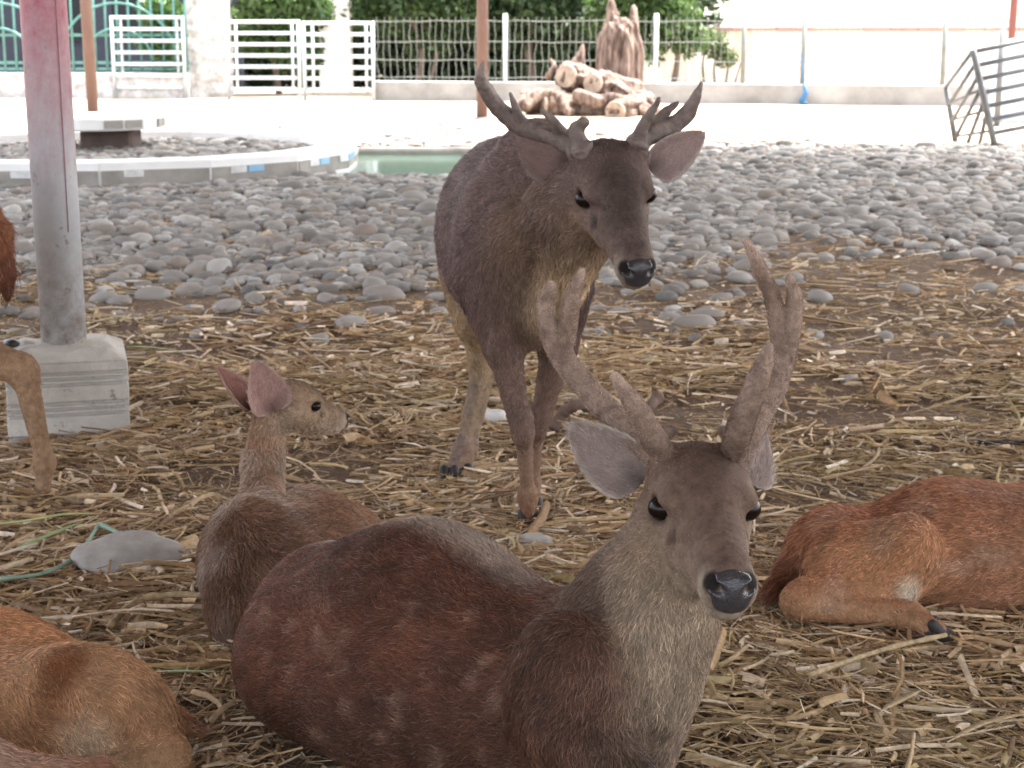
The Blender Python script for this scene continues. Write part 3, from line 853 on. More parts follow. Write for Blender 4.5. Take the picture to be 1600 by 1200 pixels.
# ---- B: the standing stag
def deer_b():
    BD, BB, BT, LEG = (.152, .108, .112), (.108, .069, .068), (.38, .285, .2), (.25, .165, .125)
    root = thing('deer', G(800, 800), 'dark grey brown stag standing behind the lying stag, head lowered, hard curved antlers', 'deer', 'deer in the enclosure')
    hd = aim((962, 308), 3.46, (999, 430), 1.24, V3(-.06, 0, 1))
    up = V3(0, 0, 1)
    bk = V3(-.12, .9, -.45)
    st = (up, 1.3)
    pr = [cap(P(812, 375, 3.86), P(796, 365, 4.15), .152, .165, .08, BD, bk, st),
          cap(P(796, 365, 4.15), P(786, 368, 4.42), .165, .150, .08, BD, bk, st),
          ell(P(760, 395, 4.42), (.10, .17, .19), None, .08, BB, V3(-.1, .5, -1)),
          ell(P(845, 395, 4.42), (.10, .17, .19), None, .08, BB, V3(-.1, .5, -1)),
          ell(P(845, 255, 3.86), (.09, .15, .10), None, .08, BD, bk),
          ell(P(822, 450, 3.78), (.108, .10, .145), None, .07, lerp3(BB, LEG, .2), V3(0, 0, -1)),
          cap(P(845, 385, 3.76), P(900, 330, 3.59), .112, .090, .06, (.15, .10, .075), V3(-.4, .6, -.7), fl=1.3),
          cap(P(900, 330, 3.59), P(942, 292, 3.53), .092, .078, .06, BD, V3(-.3, .5, -.7), fl=1.2),
          cap(P(905, 395, 3.57), P(862, 485, 3.69), .045, .050, .05, BT, V3(-.1, 0, -1), fl=1.5),
          # near foreleg
          cap(P(765, 440, 3.82), P(785, 540, 3.76), .08, .043, .035, BB, V3(0, 0, -1)),
          cap(P(785, 535, 3.76), P(808, 640, 3.73), .041, .026, .022, lerp3(BB, LEG, .35), V3(0, 0, -1), fl=.6),
          ell(P(816, 668, 3.72), (.0275, .0275, .043), None, .03, BB, V3(0, 0, -1), fl=.5),
          cap(P(818, 680, 3.73), P(824, 765, 3.77), .0205, .0155, .02, LEG, V3(0, 0, -1), fl=.4),
          ell(P(825, 775, 3.775), (.021, .023, .025), None, .02, LEG, V3(0, 0, -1), fl=.5),
          cap(P(825, 778, 3.775), P(826, 806, 3.77), .019, .018, .02, (.2, .09, .05), V3(0, 0, -1), fl=.4),
          # far foreleg
          cap(P(880, 450, 3.86), P(872, 540, 3.83), .07, .044, .04, BB, V3(0, 0, -1)),
          cap(P(872, 540, 3.83), P(848, 640, 3.84), .037, .025, .022, lerp3(BB, LEG, .5), V3(0, 0, -1), fl=.6),
          ell(P(838, 664, 3.84), (.027, .027, .040), None, .03, BB, V3(0, 0, -1), fl=.5),
          cap(P(836, 675, 3.85), P(832, 755, 3.88), .0205, .0155, .02, LEG, V3(0, 0, -1), fl=.4),
          cap(P(832, 755, 3.88), P(832, 790, 3.87), .019, .016, .02, LEG, V3(0, 0, -1), fl=.4),
          # hind legs
          cap(P(748, 430, 4.36), P(745, 500, 4.26), .085, .058, .06, (.36, .25, .155), V3(0, 0, -1)),
          cap(P(745, 500, 4.26), P(750, 580, 4.34), .045, .026, .03, BT, V3(0, 0, -1), fl=.6),
          cap(P(750, 580, 4.34), P(722, 700, 4.24), .023, .0155, .02, (.24, .17, .12), V3(0, 0, -1), fl=.4),
          cap(P(722, 700, 4.24), P(706, 738, 4.19), .023, .019, .02, LEG, V3(0, 0, -1), fl=.4),
          cap(P(835, 430, 4.36), P(800, 500, 4.30), .085, .052, .06, (.30, .21, .13), V3(0, 0, -1)),
          cap(P(800, 500, 4.30), P(762, 575, 4.40), .046, .028, .03, (.30, .22, .14), V3(0, 0, -1), fl=.6),
          cap(P(762, 575, 4.40), P(735, 700, 4.27), .023, .0155, .02, (.24, .17, .12), V3(0, 0, -1), fl=.4),
          cap(P(735, 700, 4.27), P(726, 733, 4.22), .019, .016, .02, LEG, V3(0, 0, -1), fl=.4),
          ]
    pr += hd.prims(BD, lerp3(BD, BT, .12), lerp3(BT, BD, .2), True, (.078, .055, .048))
    def tone(C, Vt, Nn):
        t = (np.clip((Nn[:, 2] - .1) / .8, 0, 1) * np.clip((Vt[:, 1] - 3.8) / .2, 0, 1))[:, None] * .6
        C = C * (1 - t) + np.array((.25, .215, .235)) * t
        b_ = (np.clip((-.2 - Nn[:, 2]) / .5, 0, 1) * np.clip((.5 - Vt[:, 2]) / .1, 0, 1) * (Vt[:, 2] > .36))[:, None] * .5
        return C * (1 - b_) + np.array((.26, .18, .13)) * b_
    finish(root, pr, .0055, 90000, hd, hd.spots((.17, .12, .1), (.035, .026, .024), (.36, .32, .27)), 12, .017, .0006, .3, tone)
    hd.parts(root)
    for px, py, Y in ((826, 815, 3.77), (832, 800, 3.87), (702, 748, 4.17), (724, 743, 4.2)):
        g = P(px, py, Y); g[2] = float(height(g[0], g[1])) - .002
        hoof(root, g, (.05, -1, 0), 1.0)
    hc = ((.15, .115, .098), (.09, .066, .057), (.17, .13, .11))
    antler(root, [chain((hd.w(-.054, -.044, .05), .026), (888, 222, 3.56, .026), (855, 208, 3.58, .023), (815, 197, 3.60, .020), (782, 172, 3.60, .0185), (760, 142, 3.58, .0165), (750, 118, 3.56, .0115), (755, 98, 3.55, .004)),
                  chain((822, 200, 3.60, .016), (808, 175, 3.58, .010), (797, 146, 3.57, .004)),
                  chain((880, 215, 3.56, .016), (866, 192, 3.54, .012), (848, 172, 3.53, .006)),
                  chain((hd.w(-.052, -.044, .06), .02), (900, 205, 3.50, .017), (912, 192, 3.49, .013))],
           M['hard_antler'], hc, .0035, 0, 23, (hd.w(-.058, -.048, .066), hd.d(-.35, -.5, 1), .0265), .006)
    antler(root, [chain((hd.w(-.054, .044, .05), .026), (996, 224, 3.56, .024), (1022, 206, 3.58, .022), (1052, 196, 3.60, .020), (1075, 176, 3.60, .0175), (1089, 150, 3.58, .011), (1096, 128, 3.57, .004)),
                  chain((992, 228, 3.55, .019), (1006, 196, 3.53, .013), (1020, 172, 3.52, .009), (1031, 153, 3.51, .004)),
                  chain((1012, 208, 3.58, .015), (1035, 180, 3.60, .012), (1060, 160, 3.61, .004))],
           M['hard_antler'], hc, .0035, 0, 24, (hd.w(-.058, .048, .066), hd.d(-.35, .5, 1), .0265), .006)
    ear(root, P(892, 256, 3.55), P(806, 214, 3.60), CAM_B + V3(-.1, 0, -.3), .125, (.19, .125, .11), (.08, .055, .05), (.2, .15, .13), 33, 2200, .95)
    ear(root, P(1016, 262, 3.57), P(1102, 208, 3.62), CAM_B + V3(.05, 0, -.45), .108, (.30, .22, .20), (.09, .065, .058), (.4, .34, .3), 34, 2200, .8)

# ---- C: the young one lying behind on the left
def deer_c():
    B1, B2, NK, GR = (.2, .105, .064), (.135, .075, .053), (.23, .125, .08), (.27, .215, .195)
    root = thing('deer', G(430, 930), 'young antlerless brown deer lying down behind the stag, head turned to the right', 'deer', 'deer in the enclosure')
    hd = aim((474, 630), 3.26, (538, 656), .66, V3(.1, 0, 1), 0, True)
    pr = [cap(P(408, 878, 3.12), P(470, 868, 3.25), .118, .125, .07, B2, V3(.6, .5, -.4)),
          cap(P(470, 868, 3.25), P(530, 858, 3.40), .122, .10, .07, B1, V3(.8, .5, -.2)),
          ell(P(384, 868, 3.08), (.062, .09, .105), None, .05, B2, V3(.1, .1, -1)),
          ell(P(368, 930, 3.02), (.05, .07, .09), None, .05, B2, V3(.1, .1, -1)),
          cap(P(380, 960, 3.0), P(420, 985, 2.95), .05, .035, .04, B1, V3(.1, 0, -1)),
          cap(P(406, 800, 3.16), P(409, 725, 3.22), .039, .031, .025, NK, V3(.1, .2, -1)),
          cap(P(409, 725, 3.22), P(422, 655, 3.25), .031, .033, .025, NK, V3(-.1, 0, -1)),
          cap(P(432, 695, 3.25), P(424, 755, 3.22), .014, .020, .02, (.34, .26, .2), V3(0, 0, -1), fl=.6),
          ]
    pr += hd.prims((.24, .165, .12), (.30, .23, .18), (.38, .32, .27), False, (.2, .13, .09))
    def tone(C, Vt, Nn):
        n1 = np.clip((vnoise3(Vt, 16, 4) - .42) * 4, 0, 1) * np.clip((-.36 - Vt[:, 0]) / .12, 0, 1) * (Vt[:, 2] < .34)
        n1 = (n1 * .75)[:, None]
        return C * (1 - n1) + np.array(GR) * n1
    finish(root, pr, .005, 60000, hd, hd.spots((.3, .22, .17), (.08, .055, .045), (.45, .4, .36)), 13, .019, .0006, .4, tone)
    hd.parts(root)
    ear(root, P(392, 640, 3.25), P(340, 574, 3.27), CAM_B * .5 + V3(1, 0, .1), .075, (.30, .15, .12), (.2, .12, .09), (.38, .26, .21), 35, 1500, .9)
    ear(root, P(428, 642, 3.19), P(398, 564, 3.17), CAM_B + V3(.25, 0, 0), .09, (.36, .22, .185), (.22, .13, .1), (.42, .3, .25), 36, 1800, .85)

# ---- D: the deer lying on the right, rump towards us
def deer_d():
    O1, O2, LG, RB = (.36, .185, .105), (.25, .115, .07), (.34, .2, .125), (.30, .155, .098)
    root = thing('deer', G(1450, 980), 'orange brown deer lying at the right edge, rump and tail towards the stag', 'deer', 'deer in the enclosure')
    tl = V3(-1, 0, -.2)
    pr = [cap(P(1345, 885, 3.30), P(1480, 868, 3.30), .115, .138, .07, O2, tl),
          cap(P(1480, 868, 3.30), P(1680, 872, 3.32), .145, .15, .07, RB, tl),
          cap(P(1680, 872, 3.32), P(1830, 860, 3.34), .15, .125, .07, RB, tl),
          ell(P(1300, 875, 3.28), (.095, .12, .10), None, .06, O2, V3(-.6, -.2, -.7)),
          ell(P(1365, 880, 3.17), (.135, .07, .085), [unit((1, 0, .22)), (0, 1, 0), unit((-.22, 0, 1))], .035, O1, V3(-.8, -.1, -.5), fl=.8),
          ell(P(1420, 862, 3.15), (.055, .055, .075), None, .03, O1, V3(-.5, -.1, -.8), fl=.8),
          cap(P(1390, 915, 3.13), P(1262, 930, 3.10), .055, .036, .035, O1, V3(-1, 0, -.3), fl=.6),
          ell(P(1248, 938, 3.09), (.036, .033, .032), None, .02, LG, V3(0, 0, -1), fl=.5),
          cap(P(1252, 944, 3.08), P(1420, 962, 3.05), .030, .024, .02, LG, V3(1, 0, -.2), fl=.4),
          cap(P(1420, 962, 3.05), P(1462, 985, 3.0), .026, .02, .02, LG, V3(1, 0, -.4), fl=.4),
          cap(P(1265, 850, 3.28), P(1240, 890, 3.24), .03, .028, .025, O2, V3(-.3, 0, -1), fl=1.6),
          cap(P(1240, 890, 3.24), P(1207, 925, 3.18), .026, .014, .02, (.13, .05, .035), V3(-.6, 0, -1), fl=1.8),
          cap(P(1820, 850, 3.32), P(1905, 720, 3.32), .11, .075, .06, RB, V3(-.4, 0, -1)),
          cap(P(1905, 720, 3.32), P(1935, 640, 3.32), .07, .055, .05, RB, V3(-.3, 0, -1)),
          cap(P(1800, 960, 3.22), P(1840, 1000, 3.1), .05, .03, .03, LG, V3(0, 0, -1)),
          cap(P(1580, 985, 3.12), P(1700, 1000, 3.08), .022, .022, .03, (.06, .045, .04), V3(-1, 0, 0), fl=.4),
          ]
    hd = Head(P(1965, 620, 3.30), V3(1, -.2, -.3), V3(0, 0, 1), .85)
    pr += hd.prims((.24, .15, .1), (.28, .19, .13), (.36, .3, .24), False)
    def tone(C, Vt, Nn):
        w = np.clip((vnoise3(Vt, 19, 6) - .58) * 6, 0, 1)[:, None] * (Nn[:, 2] > -.1)[:, None] * .35
        C = C * (1 - w) + np.array((.40, .30, .25)) * w
        k = np.clip((Nn[:, 2] - .45) / .5, 0, 1)[:, None] * .45
        return C * (1 - k) + np.array((.2, .075, .045)) * k
    fp = P(1425, 925, 3.08)
    finish(root, pr, .0055, 70000, hd, hd.spots((.3, .22, .17), (.08, .055, .045), (.45, .4, .36)) + [(fp, .03, (.5, .45, .4), .8)], 14, .018, .0006, .3, tone, var=.55)
    hd.parts(root)
    g = P(1462, 986, 3.0); g[2] = max(.008, g[2] - .02)
    hoof(root, g, (1, -.4, 0), .85)
    ear(root, P(1925, 615, 3.35), P(1870, 560, 3.4), V3(.5, -1, .2), .08, (.36, .22, .185), (.22, .13, .1), (.42, .3, .25), 37, 500, .85)
    ear(root, P(1925, 620, 3.25), P(1880, 580, 3.2), V3(.5, -1, .2), .08, (.36, .22, .185), (.22, .13, .1), (.42, .3, .25), 38, 500, .85)

# ---- E: the deer lying in the lower left corner
def deer_e():
    O1, O2, LG = (.36, .19, .105), (.29, .145, .08), (.36, .24, .16)
    root = thing('deer', G(60, 1195), 'light orange brown deer lying in the lower left corner, small tail to the right', 'deer', 'deer in the enclosure')
    tl = V3(1, -.1, -.35)
    pr = [cap(P(-260, 1075, 2.66), P(-20, 1098, 2.58), .15, .14, .07, O2, tl),
          cap(P(-20, 1098, 2.58), P(95, 1120, 2.54), .138, .115, .07, O1, tl),
          ell(P(165, 1130, 2.50), (.085, .10, .088), [unit((1, 0, -.5)), (0, 1, 0), unit((.5, 0, 1))], .05, O1, tl),
          ell(P(150, 1112, 2.455), (.13, .06, .10), [unit((1, 0, -.55)), (0, 1, 0), unit((.55, 0, 1))], .08, lerp3(O1, LG, .4), V3(.7, -.1, -.7)),
          cap(P(215, 1150, 2.44), P(262, 1180, 2.40), .048, .032, .03, O1, V3(.5, 0, -1), fl=.6),
          cap(P(262, 1180, 2.40), P(150, 1225, 2.32), .03, .026, .02, LG, V3(-1, 0, -.2), fl=.5),
          cap(P(150, 1225, 2.32), P(60, 1240, 2.28), .026, .02, .02, LG, V3(-1, 0, -.2), fl=.5),
          cap(P(225, 1110, 2.52), P(268, 1128, 2.50), .024, .021, .02, O2, V3(1, 0, -.2), fl=1.4),
          cap(P(268, 1128, 2.50), P(306, 1140, 2.48), .019, .009, .015, (.12, .05, .04), V3(1, 0, -.2), fl=1.6),
          cap(P(-270, 1060, 2.66), P(-360, 930, 2.6), .12, .08, .07, O2, V3(.4, 0, -1)),
          cap(P(-360, 930, 2.6), P(-395, 860, 2.58), .07, .058, .05, O2, V3(.3, 0, -1)),
          ]
    hd = Head(P(-430, 830, 2.56), V3(-1, -.2, -.25), V3(0, 0, 1), .85)
    pr += hd.prims((.24, .15, .1), (.28, .19, .13), (.36, .3, .24), False)
    spots = hd.spots((.3, .22, .17), (.08, .055, .045), (.45, .4, .36))
    for k in range(6):
        spots.append((P(100 - k * 4, 1015 + k * 22, 2.425), .034, (.17, .065, .03), .7))  # shade in the groove along the thigh, painted into the coat
    spots += [(P(130, 1170, 2.37), .05, (.5, .42, .34), .6), (P(0, 1010, 2.45), .06, (.3, .2, .15), .4)]
    finish(root, pr, .0055, 60000, hd, spots, 15, .015, .0005, .28)
    hd.parts(root)
    ear(root, P(-395, 820, 2.62), P(-340, 770, 2.66), V3(-.5, -1, .2), .08, (.36, .22, .185), (.22, .13, .1), (.42, .3, .25), 39, 400, .85)
    ear(root, P(-395, 830, 2.5), P(-345, 790, 2.46), V3(-.5, -1, .2), .08, (.36, .22, .185), (.22, .13, .1), (.42, .3, .25), 40, 400, .85)

# ---- F: the deer standing beside the pole, only its hind leg in frame
def deer_f():
    O1, LG = (.23, .105, .06), (.29, .19, .13)
    root = thing('deer', G(40, 775), 'tan deer standing beside the concrete block, only its hind leg and tail in view', 'deer', 'deer in the enclosure')
    dn = V3(0, 0, -1)
    up = V3(0, 0, 1)
    pr = [cap(P(-110, 345, 4.08), P(-300, 345, 4.12), .15, .165, .07, O1, V3(1, 0, -.4), (up, 1.2)),
          cap(P(-300, 345, 4.12), P(-480, 335, 4.16), .165, .15, .07, O1, V3(1, 0, -.4), (up, 1.25)),
          ell(P(-75, 400, 4.03), (.11, .09, .17), None, .06, O1, V3(.3, 0, -1)),
          cap(P(-75, 470, 4.0), P(-55, 540, 3.98), .10, .062, .05, O1, V3(.3, 0, -1)),
          cap(P(-55, 545, 3.98), P(26, 575, 4.0), .055, .038, .03, LG, V3(.8, 0, -1), fl=.6),
          ell(P(38, 580, 4.0), (.034, .03, .04), None, .03, LG, dn, fl=.5),
          cap(P(40, 588, 4.0), P(68, 715, 4.0), .032, .0215, .02, LG, dn, fl=.4),
          ell(P(70, 722, 4.0), (.025, .027, .026), None, .02, LG, dn, fl=.5),
          cap(P(70, 725, 4.0), P(67, 766, 3.99), .022, .019, .02, LG, dn, fl=.4),
          cap(P(-190, 470, 4.16), P(-150, 545, 4.16), .09, .05, .05, O1, dn),
          cap(P(-150, 545, 4.16), P(-70, 580, 4.2), .05, .035, .03, LG, dn, fl=.6),
          cap(P(-70, 580, 4.2), P(-60, 745, 4.16), .03, .02, .02, LG, dn, fl=.4),
          cap(P(-470, 400, 4.1), P(-455, 540, 4.08), .09, .05, .05, O1, dn),
          cap(P(-455, 540, 4.08), P(-450, 740, 4.06), .036, .02, .03, LG, dn, fl=.5),
          cap(P(-500, 400, 4.26), P(-510, 540, 4.26), .09, .05, .05, O1, dn),
          cap(P(-510, 540, 4.26), P(-505, 720, 4.26), .036, .02, .03, LG, dn, fl=.5),
          cap(P(-500, 310, 4.16), P(-640, 180, 4.16), .12, .075, .07, O1, V3(.4, 0, -1)),
          cap(P(-640, 180, 4.16), P(-665, 130, 4.16), .07, .06, .05, O1, V3(.3, 0, -1)),
          cap(P(-25, 320, 4.06), P(2, 365, 4.02), .03, .026, .025, O1, V3(.2, 0, -1), fl=1.6),
          cap(P(2, 365, 4.02), P(9, 430, 4.01), .026, .024, .02, (.14, .05, .032), dn, fl=2.2),
          cap(P(9, 430, 4.01), P(12, 468, 4.01), .022, .010, .02, (.07, .03, .022), dn, fl=2.2),
          ]
    hd = Head(P(-695, 105, 4.16), V3(-1, -.2, -.25), V3(0, 0, 1), .95)
    pr += hd.prims((.24, .15, .1), (.28, .19, .13), (.36, .3, .24), False)
    finish(root, pr, .007, 26000, hd, hd.spots((.3, .22, .17), (.08, .055, .045), (.45, .4, .36)), 16, .015, .0006, .28)
    hd.parts(root)
    for px, py, Y in ((66, 774, 4.0), (-60, 757, 4.12), (-450, 757, 4.05), (-505, 735, 4.25)):
        g = P(px, py, Y); g[2] = float(height(g[0], g[1])) - .004
        hoof(root, g, (-1, -.1, 0), .95)
    ear(root, P(-660, 95, 4.24), P(-600, 40, 4.3), V3(-.5, -1, .2), .09, (.36, .22, .185), (.22, .13, .1), (.42, .3, .25), 41, 300, .85)
    ear(root, P(-660, 100, 4.08), P(-605, 60, 4.02), V3(-.5, -1, .2), .09, (.36, .22, .185), (.22, .13, .1), (.42, .3, .25), 42, 300, .85)

# ---- G: the back of one more lying in the very corner
def deer_g():
    O1 = (.30, .2, .16)
    root = thing('deer', (-.9, 2.05, 0), 'pale brown deer lying in the extreme lower left corner, just its back showing', 'deer', 'deer in the enclosure')
    tl = V3(1, 0, -.2)
    pr = [cap(P(60, 1268, 2.12), P(-120, 1255, 2.10), .07, .10, .06, O1, tl),
          cap(P(-120, 1255, 2.10), P(-380, 1260, 2.05), .10, .12, .07, O1, tl),
          cap(P(60, 1262, 2.13), P(150, 1215, 2.16), .06, .03, .03, (.26, .12, .08), V3(1, 0, 0)),
          cap(P(-380, 1250, 2.05), P(-470, 1080, 2.0), .10, .06, .06, O1, V3(.3, 0, -1)),
          ell(P(20, 1330, 2.08), (.13, .08, .09), None, .06, O1, tl),
          cap(P(90, 1360, 2.02), P(-60, 1390, 1.98), .03, .02, .02, O1, tl)]
    hd = Head(P(-505, 1040, 1.98), V3(-1, -.2, -.3), V3(0, 0, 1), .62)
    pr += hd.prims((.24, .15, .1), (.28, .19, .13), (.36, .3, .24), False)
    finish(root, pr, .0065, 16000, hd, hd.spots((.3, .22, .17), (.08, .055, .045), (.45, .4, .36)), 17, .014, .0005, .28)
    hd.parts(root)
    ear(root, P(-480, 1030, 2.03), P(-440, 980, 2.07), V3(-.5, -1, .2), .06, (.36, .22, .185), (.22, .13, .1), (.42, .3, .25), 43, 200, .85)
    ear(root, P(-480, 1040, 1.94), P(-445, 1000, 1.9), V3(-.5, -1, .2), .06, (.36, .22, .185), (.22, .13, .1), (.42, .3, .25), 44, 200, .85)

# ================================================================== SETTING
def axis(dense0, dense1, step, lo, hi, grow=1.12):
    a = list(np.arange(dense0, dense1 + 1e-6, step))
    s, x = step, dense1
    while x < hi: s *= grow; x += s; a.append(x)
    s, x = step, dense0
    while x > lo: s *= grow; x -= s; a.insert(0, x)
    return np.array(a)

def build_ground():
    xs, ys = axis(-2.6, 2.6, .035, -400, 400), axis(1.8, 8.0, .035, -40, 700, 1.06)
    X, Y = np.meshgrid(xs, ys, indexing='ij')
    Z = height(X, Y)
    v = np.stack([X.ravel(), Y.ravel(), Z.ravel()], 1)
    nx, ny = len(xs), len(ys)
    i = (np.arange(nx - 1)[:, None] * ny + np.arange(ny - 1)[None]).ravel()
    q = np.stack([i, i + ny, i + ny + 1, i + 1], 1)
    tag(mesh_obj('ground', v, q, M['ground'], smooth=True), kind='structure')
    x0, x1, y0, y1 = POND
    tag(MB().add([(x0 - .1, y0 - .1, -.03), (x1 + .1, y0 - .1, -.03), (x1 + .1, y1 + .1, -.03), (x0 - .1, y1 + .1, -.03)], [(0, 1, 2, 3)])
        .build('pond_water', M['water']), kind='structure')
    mb = MB(); mb.box(((x0 + x1) / 2, y1 + .12, -.09), (x1 - x0 + .3, .2, .24), 0, .02)
    tag(mb.build('pond_edge', M['concrete']), 'low grey concrete edge along the far side of the green pond', 'kerb')
    # the shelter roof overhead that shades the foreground
    mb = MB(); mb.box((.4, 6.4, 4.6), (12.8, 21.8, .06))
    rf = mb.build('shelter_roof', M['roof']); tag(rf, kind='structure')
    for k, y in enumerate(np.arange(-4.3, 17.2, 2.65)):
        MB().box((.4, y, 4.5), (12.6, .1, .136)).build('roof_beam', M['grey_steel'], rf)
build_ground()

# ------------------------------------------------------------------ cobbles
def ico(sub):
    t = (1 + 5 ** .5) / 2
    v = [(-1, t, 0), (1, t, 0), (-1, -t, 0), (1, -t, 0), (0, -1, t), (0, 1, t), (0, -1, -t), (0, 1, -t), (t, 0, -1), (t, 0, 1), (-t, 0, -1), (-t, 0, 1)]
    f = [(0, 11, 5), (0, 5, 1), (0, 1, 7), (0, 7, 10), (0, 10, 11), (1, 5, 9), (5, 11, 4), (11, 10, 2), (10, 7, 6), (7, 1, 8), (3, 9, 4), (3, 4, 2), (3, 2, 6),
         (3, 6, 8), (3, 8, 9), (4, 9, 5), (2, 4, 11), (6, 2, 10), (8, 6, 7), (9, 8, 1)]
    v = [unit(p) for p in v]
    for _ in range(sub):
        c, nf = {}, []
        def mid(a, b):
            k = (min(a, b), max(a, b))
            if k not in c:
                c[k] = len(v); v.append(unit(v[a] + v[b]))
            return c[k]
        for a, b, d in f:
            x, y, z = mid(a, b), mid(b, d), mid(d, a)
            nf += [(a, x, z), (b, y, x), (d, z, y), (x, y, z)]
        f = nf
    return np.array(v), np.array(f)

ICO1, ICO2, ICO3 = ico(1), ico(2), ico(3)

def stone_shape(rng, I, rough=.25):
    v = I[0].copy()
    off = rng.uniform(0, 50, 3)
    n = vnoise3(v + off, 1.3, 3) - .5
    v = v * (1 + rough * 1.6 * n)[:, None]
    v = np.sign(v) * np.abs(v) ** rng.uniform(.8, 1.0)
    v *= np.array([rng.uniform(.95, 1.45), rng.uniform(.75, 1.0), rng.uniform(.45, .70)])
    return v

def rotz(v, a):
    c, s = np.cos(a), np.sin(a)
    return np.stack([v[..., 0] * c - v[..., 1] * s, v[..., 0] * s + v[..., 1] * c, v[..., 2]], -1)

RING_C, RING_R = (-3.42, 14.25), 2.02
def build_cobbles():
    rng = np.random.default_rng(5)
    step = .058
    gx, gy = np.meshgrid(np.arange(-8.4, 8.4, step), np.arange(5.6, 20.5, step), indexing='ij')
    x = gx.ravel() + rng.uniform(-.034, .034, gx.size); y = gy.ravel() + rng.uniform(-.034, .034, gx.size)
    nz = vnoise(x * 1.1, y * 1.1, 8); nz2 = vnoise(x * .45 + 9, y * .45, 9)
    edge0 = 7.15 + np.clip((x - .2) / 1.2, 0, 1) * 1.2 + (nz - .5) * 1.1
    edge1 = 19.3 - np.clip((x + .3) / 2.0, 0, 1) * 2.5 + (nz2 - .5) * 1.5
    dens = np.clip((y - edge0 + .25) / 1.5, 0, 1) ** .8 * np.clip((edge1 - y) / 1.2, 0, 1)
    dens *= np.where(nz2 < .27, .35, 1.0)
    dens = np.maximum(dens, .05 * (y > 5.9) * (y < 7.6))
    inframe = np.abs(x) < .33 * y + 1.5
    rr = np.hypot(x - RING_C[0], y - RING_C[1])
    ok = (rng.random(x.size) < dens) & inframe & (np.abs(rr - RING_R) > .24)
    ok &= ~((x > POND[0] - .12) & (x < POND[1] + .12) & (y > POND[2] - .1) & (y < POND[3] + .25))
    x, y = x[ok], y[ok]
    r = rng.lognormal(math.log(.0335), .34, x.size).clip(.017, .085)
    r = np.where(np.hypot(x - RING_C[0], y - RING_C[1]) < RING_R - .2, r * .85, r)
    z = height(x, y) + r * rng.uniform(-.1, .38, x.size) + np.where(np.hypot(x - RING_C[0], y - RING_C[1]) < RING_R - .2, .085, 0)
    # the 300 largest in the picture, away from the pole and hidden places
    size = r / y
    hidden = (np.abs(x / y - (830 - 800) / F) < .055) & (y < 11)
    size = np.where(hidden | (np.abs(x) > .30 * y), 0, size)
    top = np.argsort(-size)[:300]
    sel = np.zeros(x.size, bool); sel[top] = True
    protos = []
    for k in range(14):
        v = stone_shape(rng, ICO2)
        me = bpy.data.meshes.new('cobble')
        me.from_pydata([tuple(p) for p in v], [], [tuple(f) for f in ICO2[1]])
        me.polygons.foreach_set('use_smooth', np.ones(len(me.polygons), bool))
        me.materials.append(M['cobble'])
        protos.append(me)
    for i in top:
        o = bpy.data.objects.new('cobble', protos[rng.integers(14)])
        COL.objects.link(o)
        o.location = (x[i], y[i], z[i]); o.scale = (r[i],) * 3
        o.rotation_euler = (rng.uniform(-.3, .3), rng.uniform(-.3, .3), rng.uniform(0, 6.28))
        tag(o, 'smooth rounded grey river cobble lying loose among the other cobbles and straw', 'stone', 'river cobbles')
    rest = np.where(~sel)[0]
    pal = np.array([(.155, .147, .133), (.245, .235, .216), (.295, .285, .262), (.24, .208, .175), (.36, .35, .325), (.27, .245, .21), (.2, .19, .175)])
    VV, FF, CC, n = [], [], [], 0
    shapes1 = [stone_shape(rng, ICO1) for _ in range(24)]; shapes2 = [stone_shape(rng, ICO2) for _ in range(24)]
    for i in rest:
        lod = y[i] < 9.5
        v = (shapes2 if lod else shapes1)[rng.integers(24)] * r[i]
        a = rng.uniform(-.35, .35); ca, sa = math.cos(a), math.sin(a)
        v = np.stack([v[:, 0], v[:, 1] * ca - v[:, 2] * sa, v[:, 1] * sa + v[:, 2] * ca], 1)
        v = rotz(v, rng.uniform(0, 6.28)) + np.array((x[i], y[i], z[i]))
        f = (ICO2 if lod else ICO1)[1]
        VV.append(v); FF.append(f + n); n += len(v)
        c = pal[rng.integers(7)] * rng.uniform(.75, 1.3)
        CC.append(np.tile(c, (len(v), 1)))
    o = mesh_obj('cobble_bed', np.concatenate(VV), np.concatenate(FF), M['cobble_mass'], smooth=True, cols=np.concatenate(CC))
    tag(o, 'wide bed of smooth grey river cobbles stretching across the enclosure', 'cobbles', None, 'stuff')
build_cobbles()

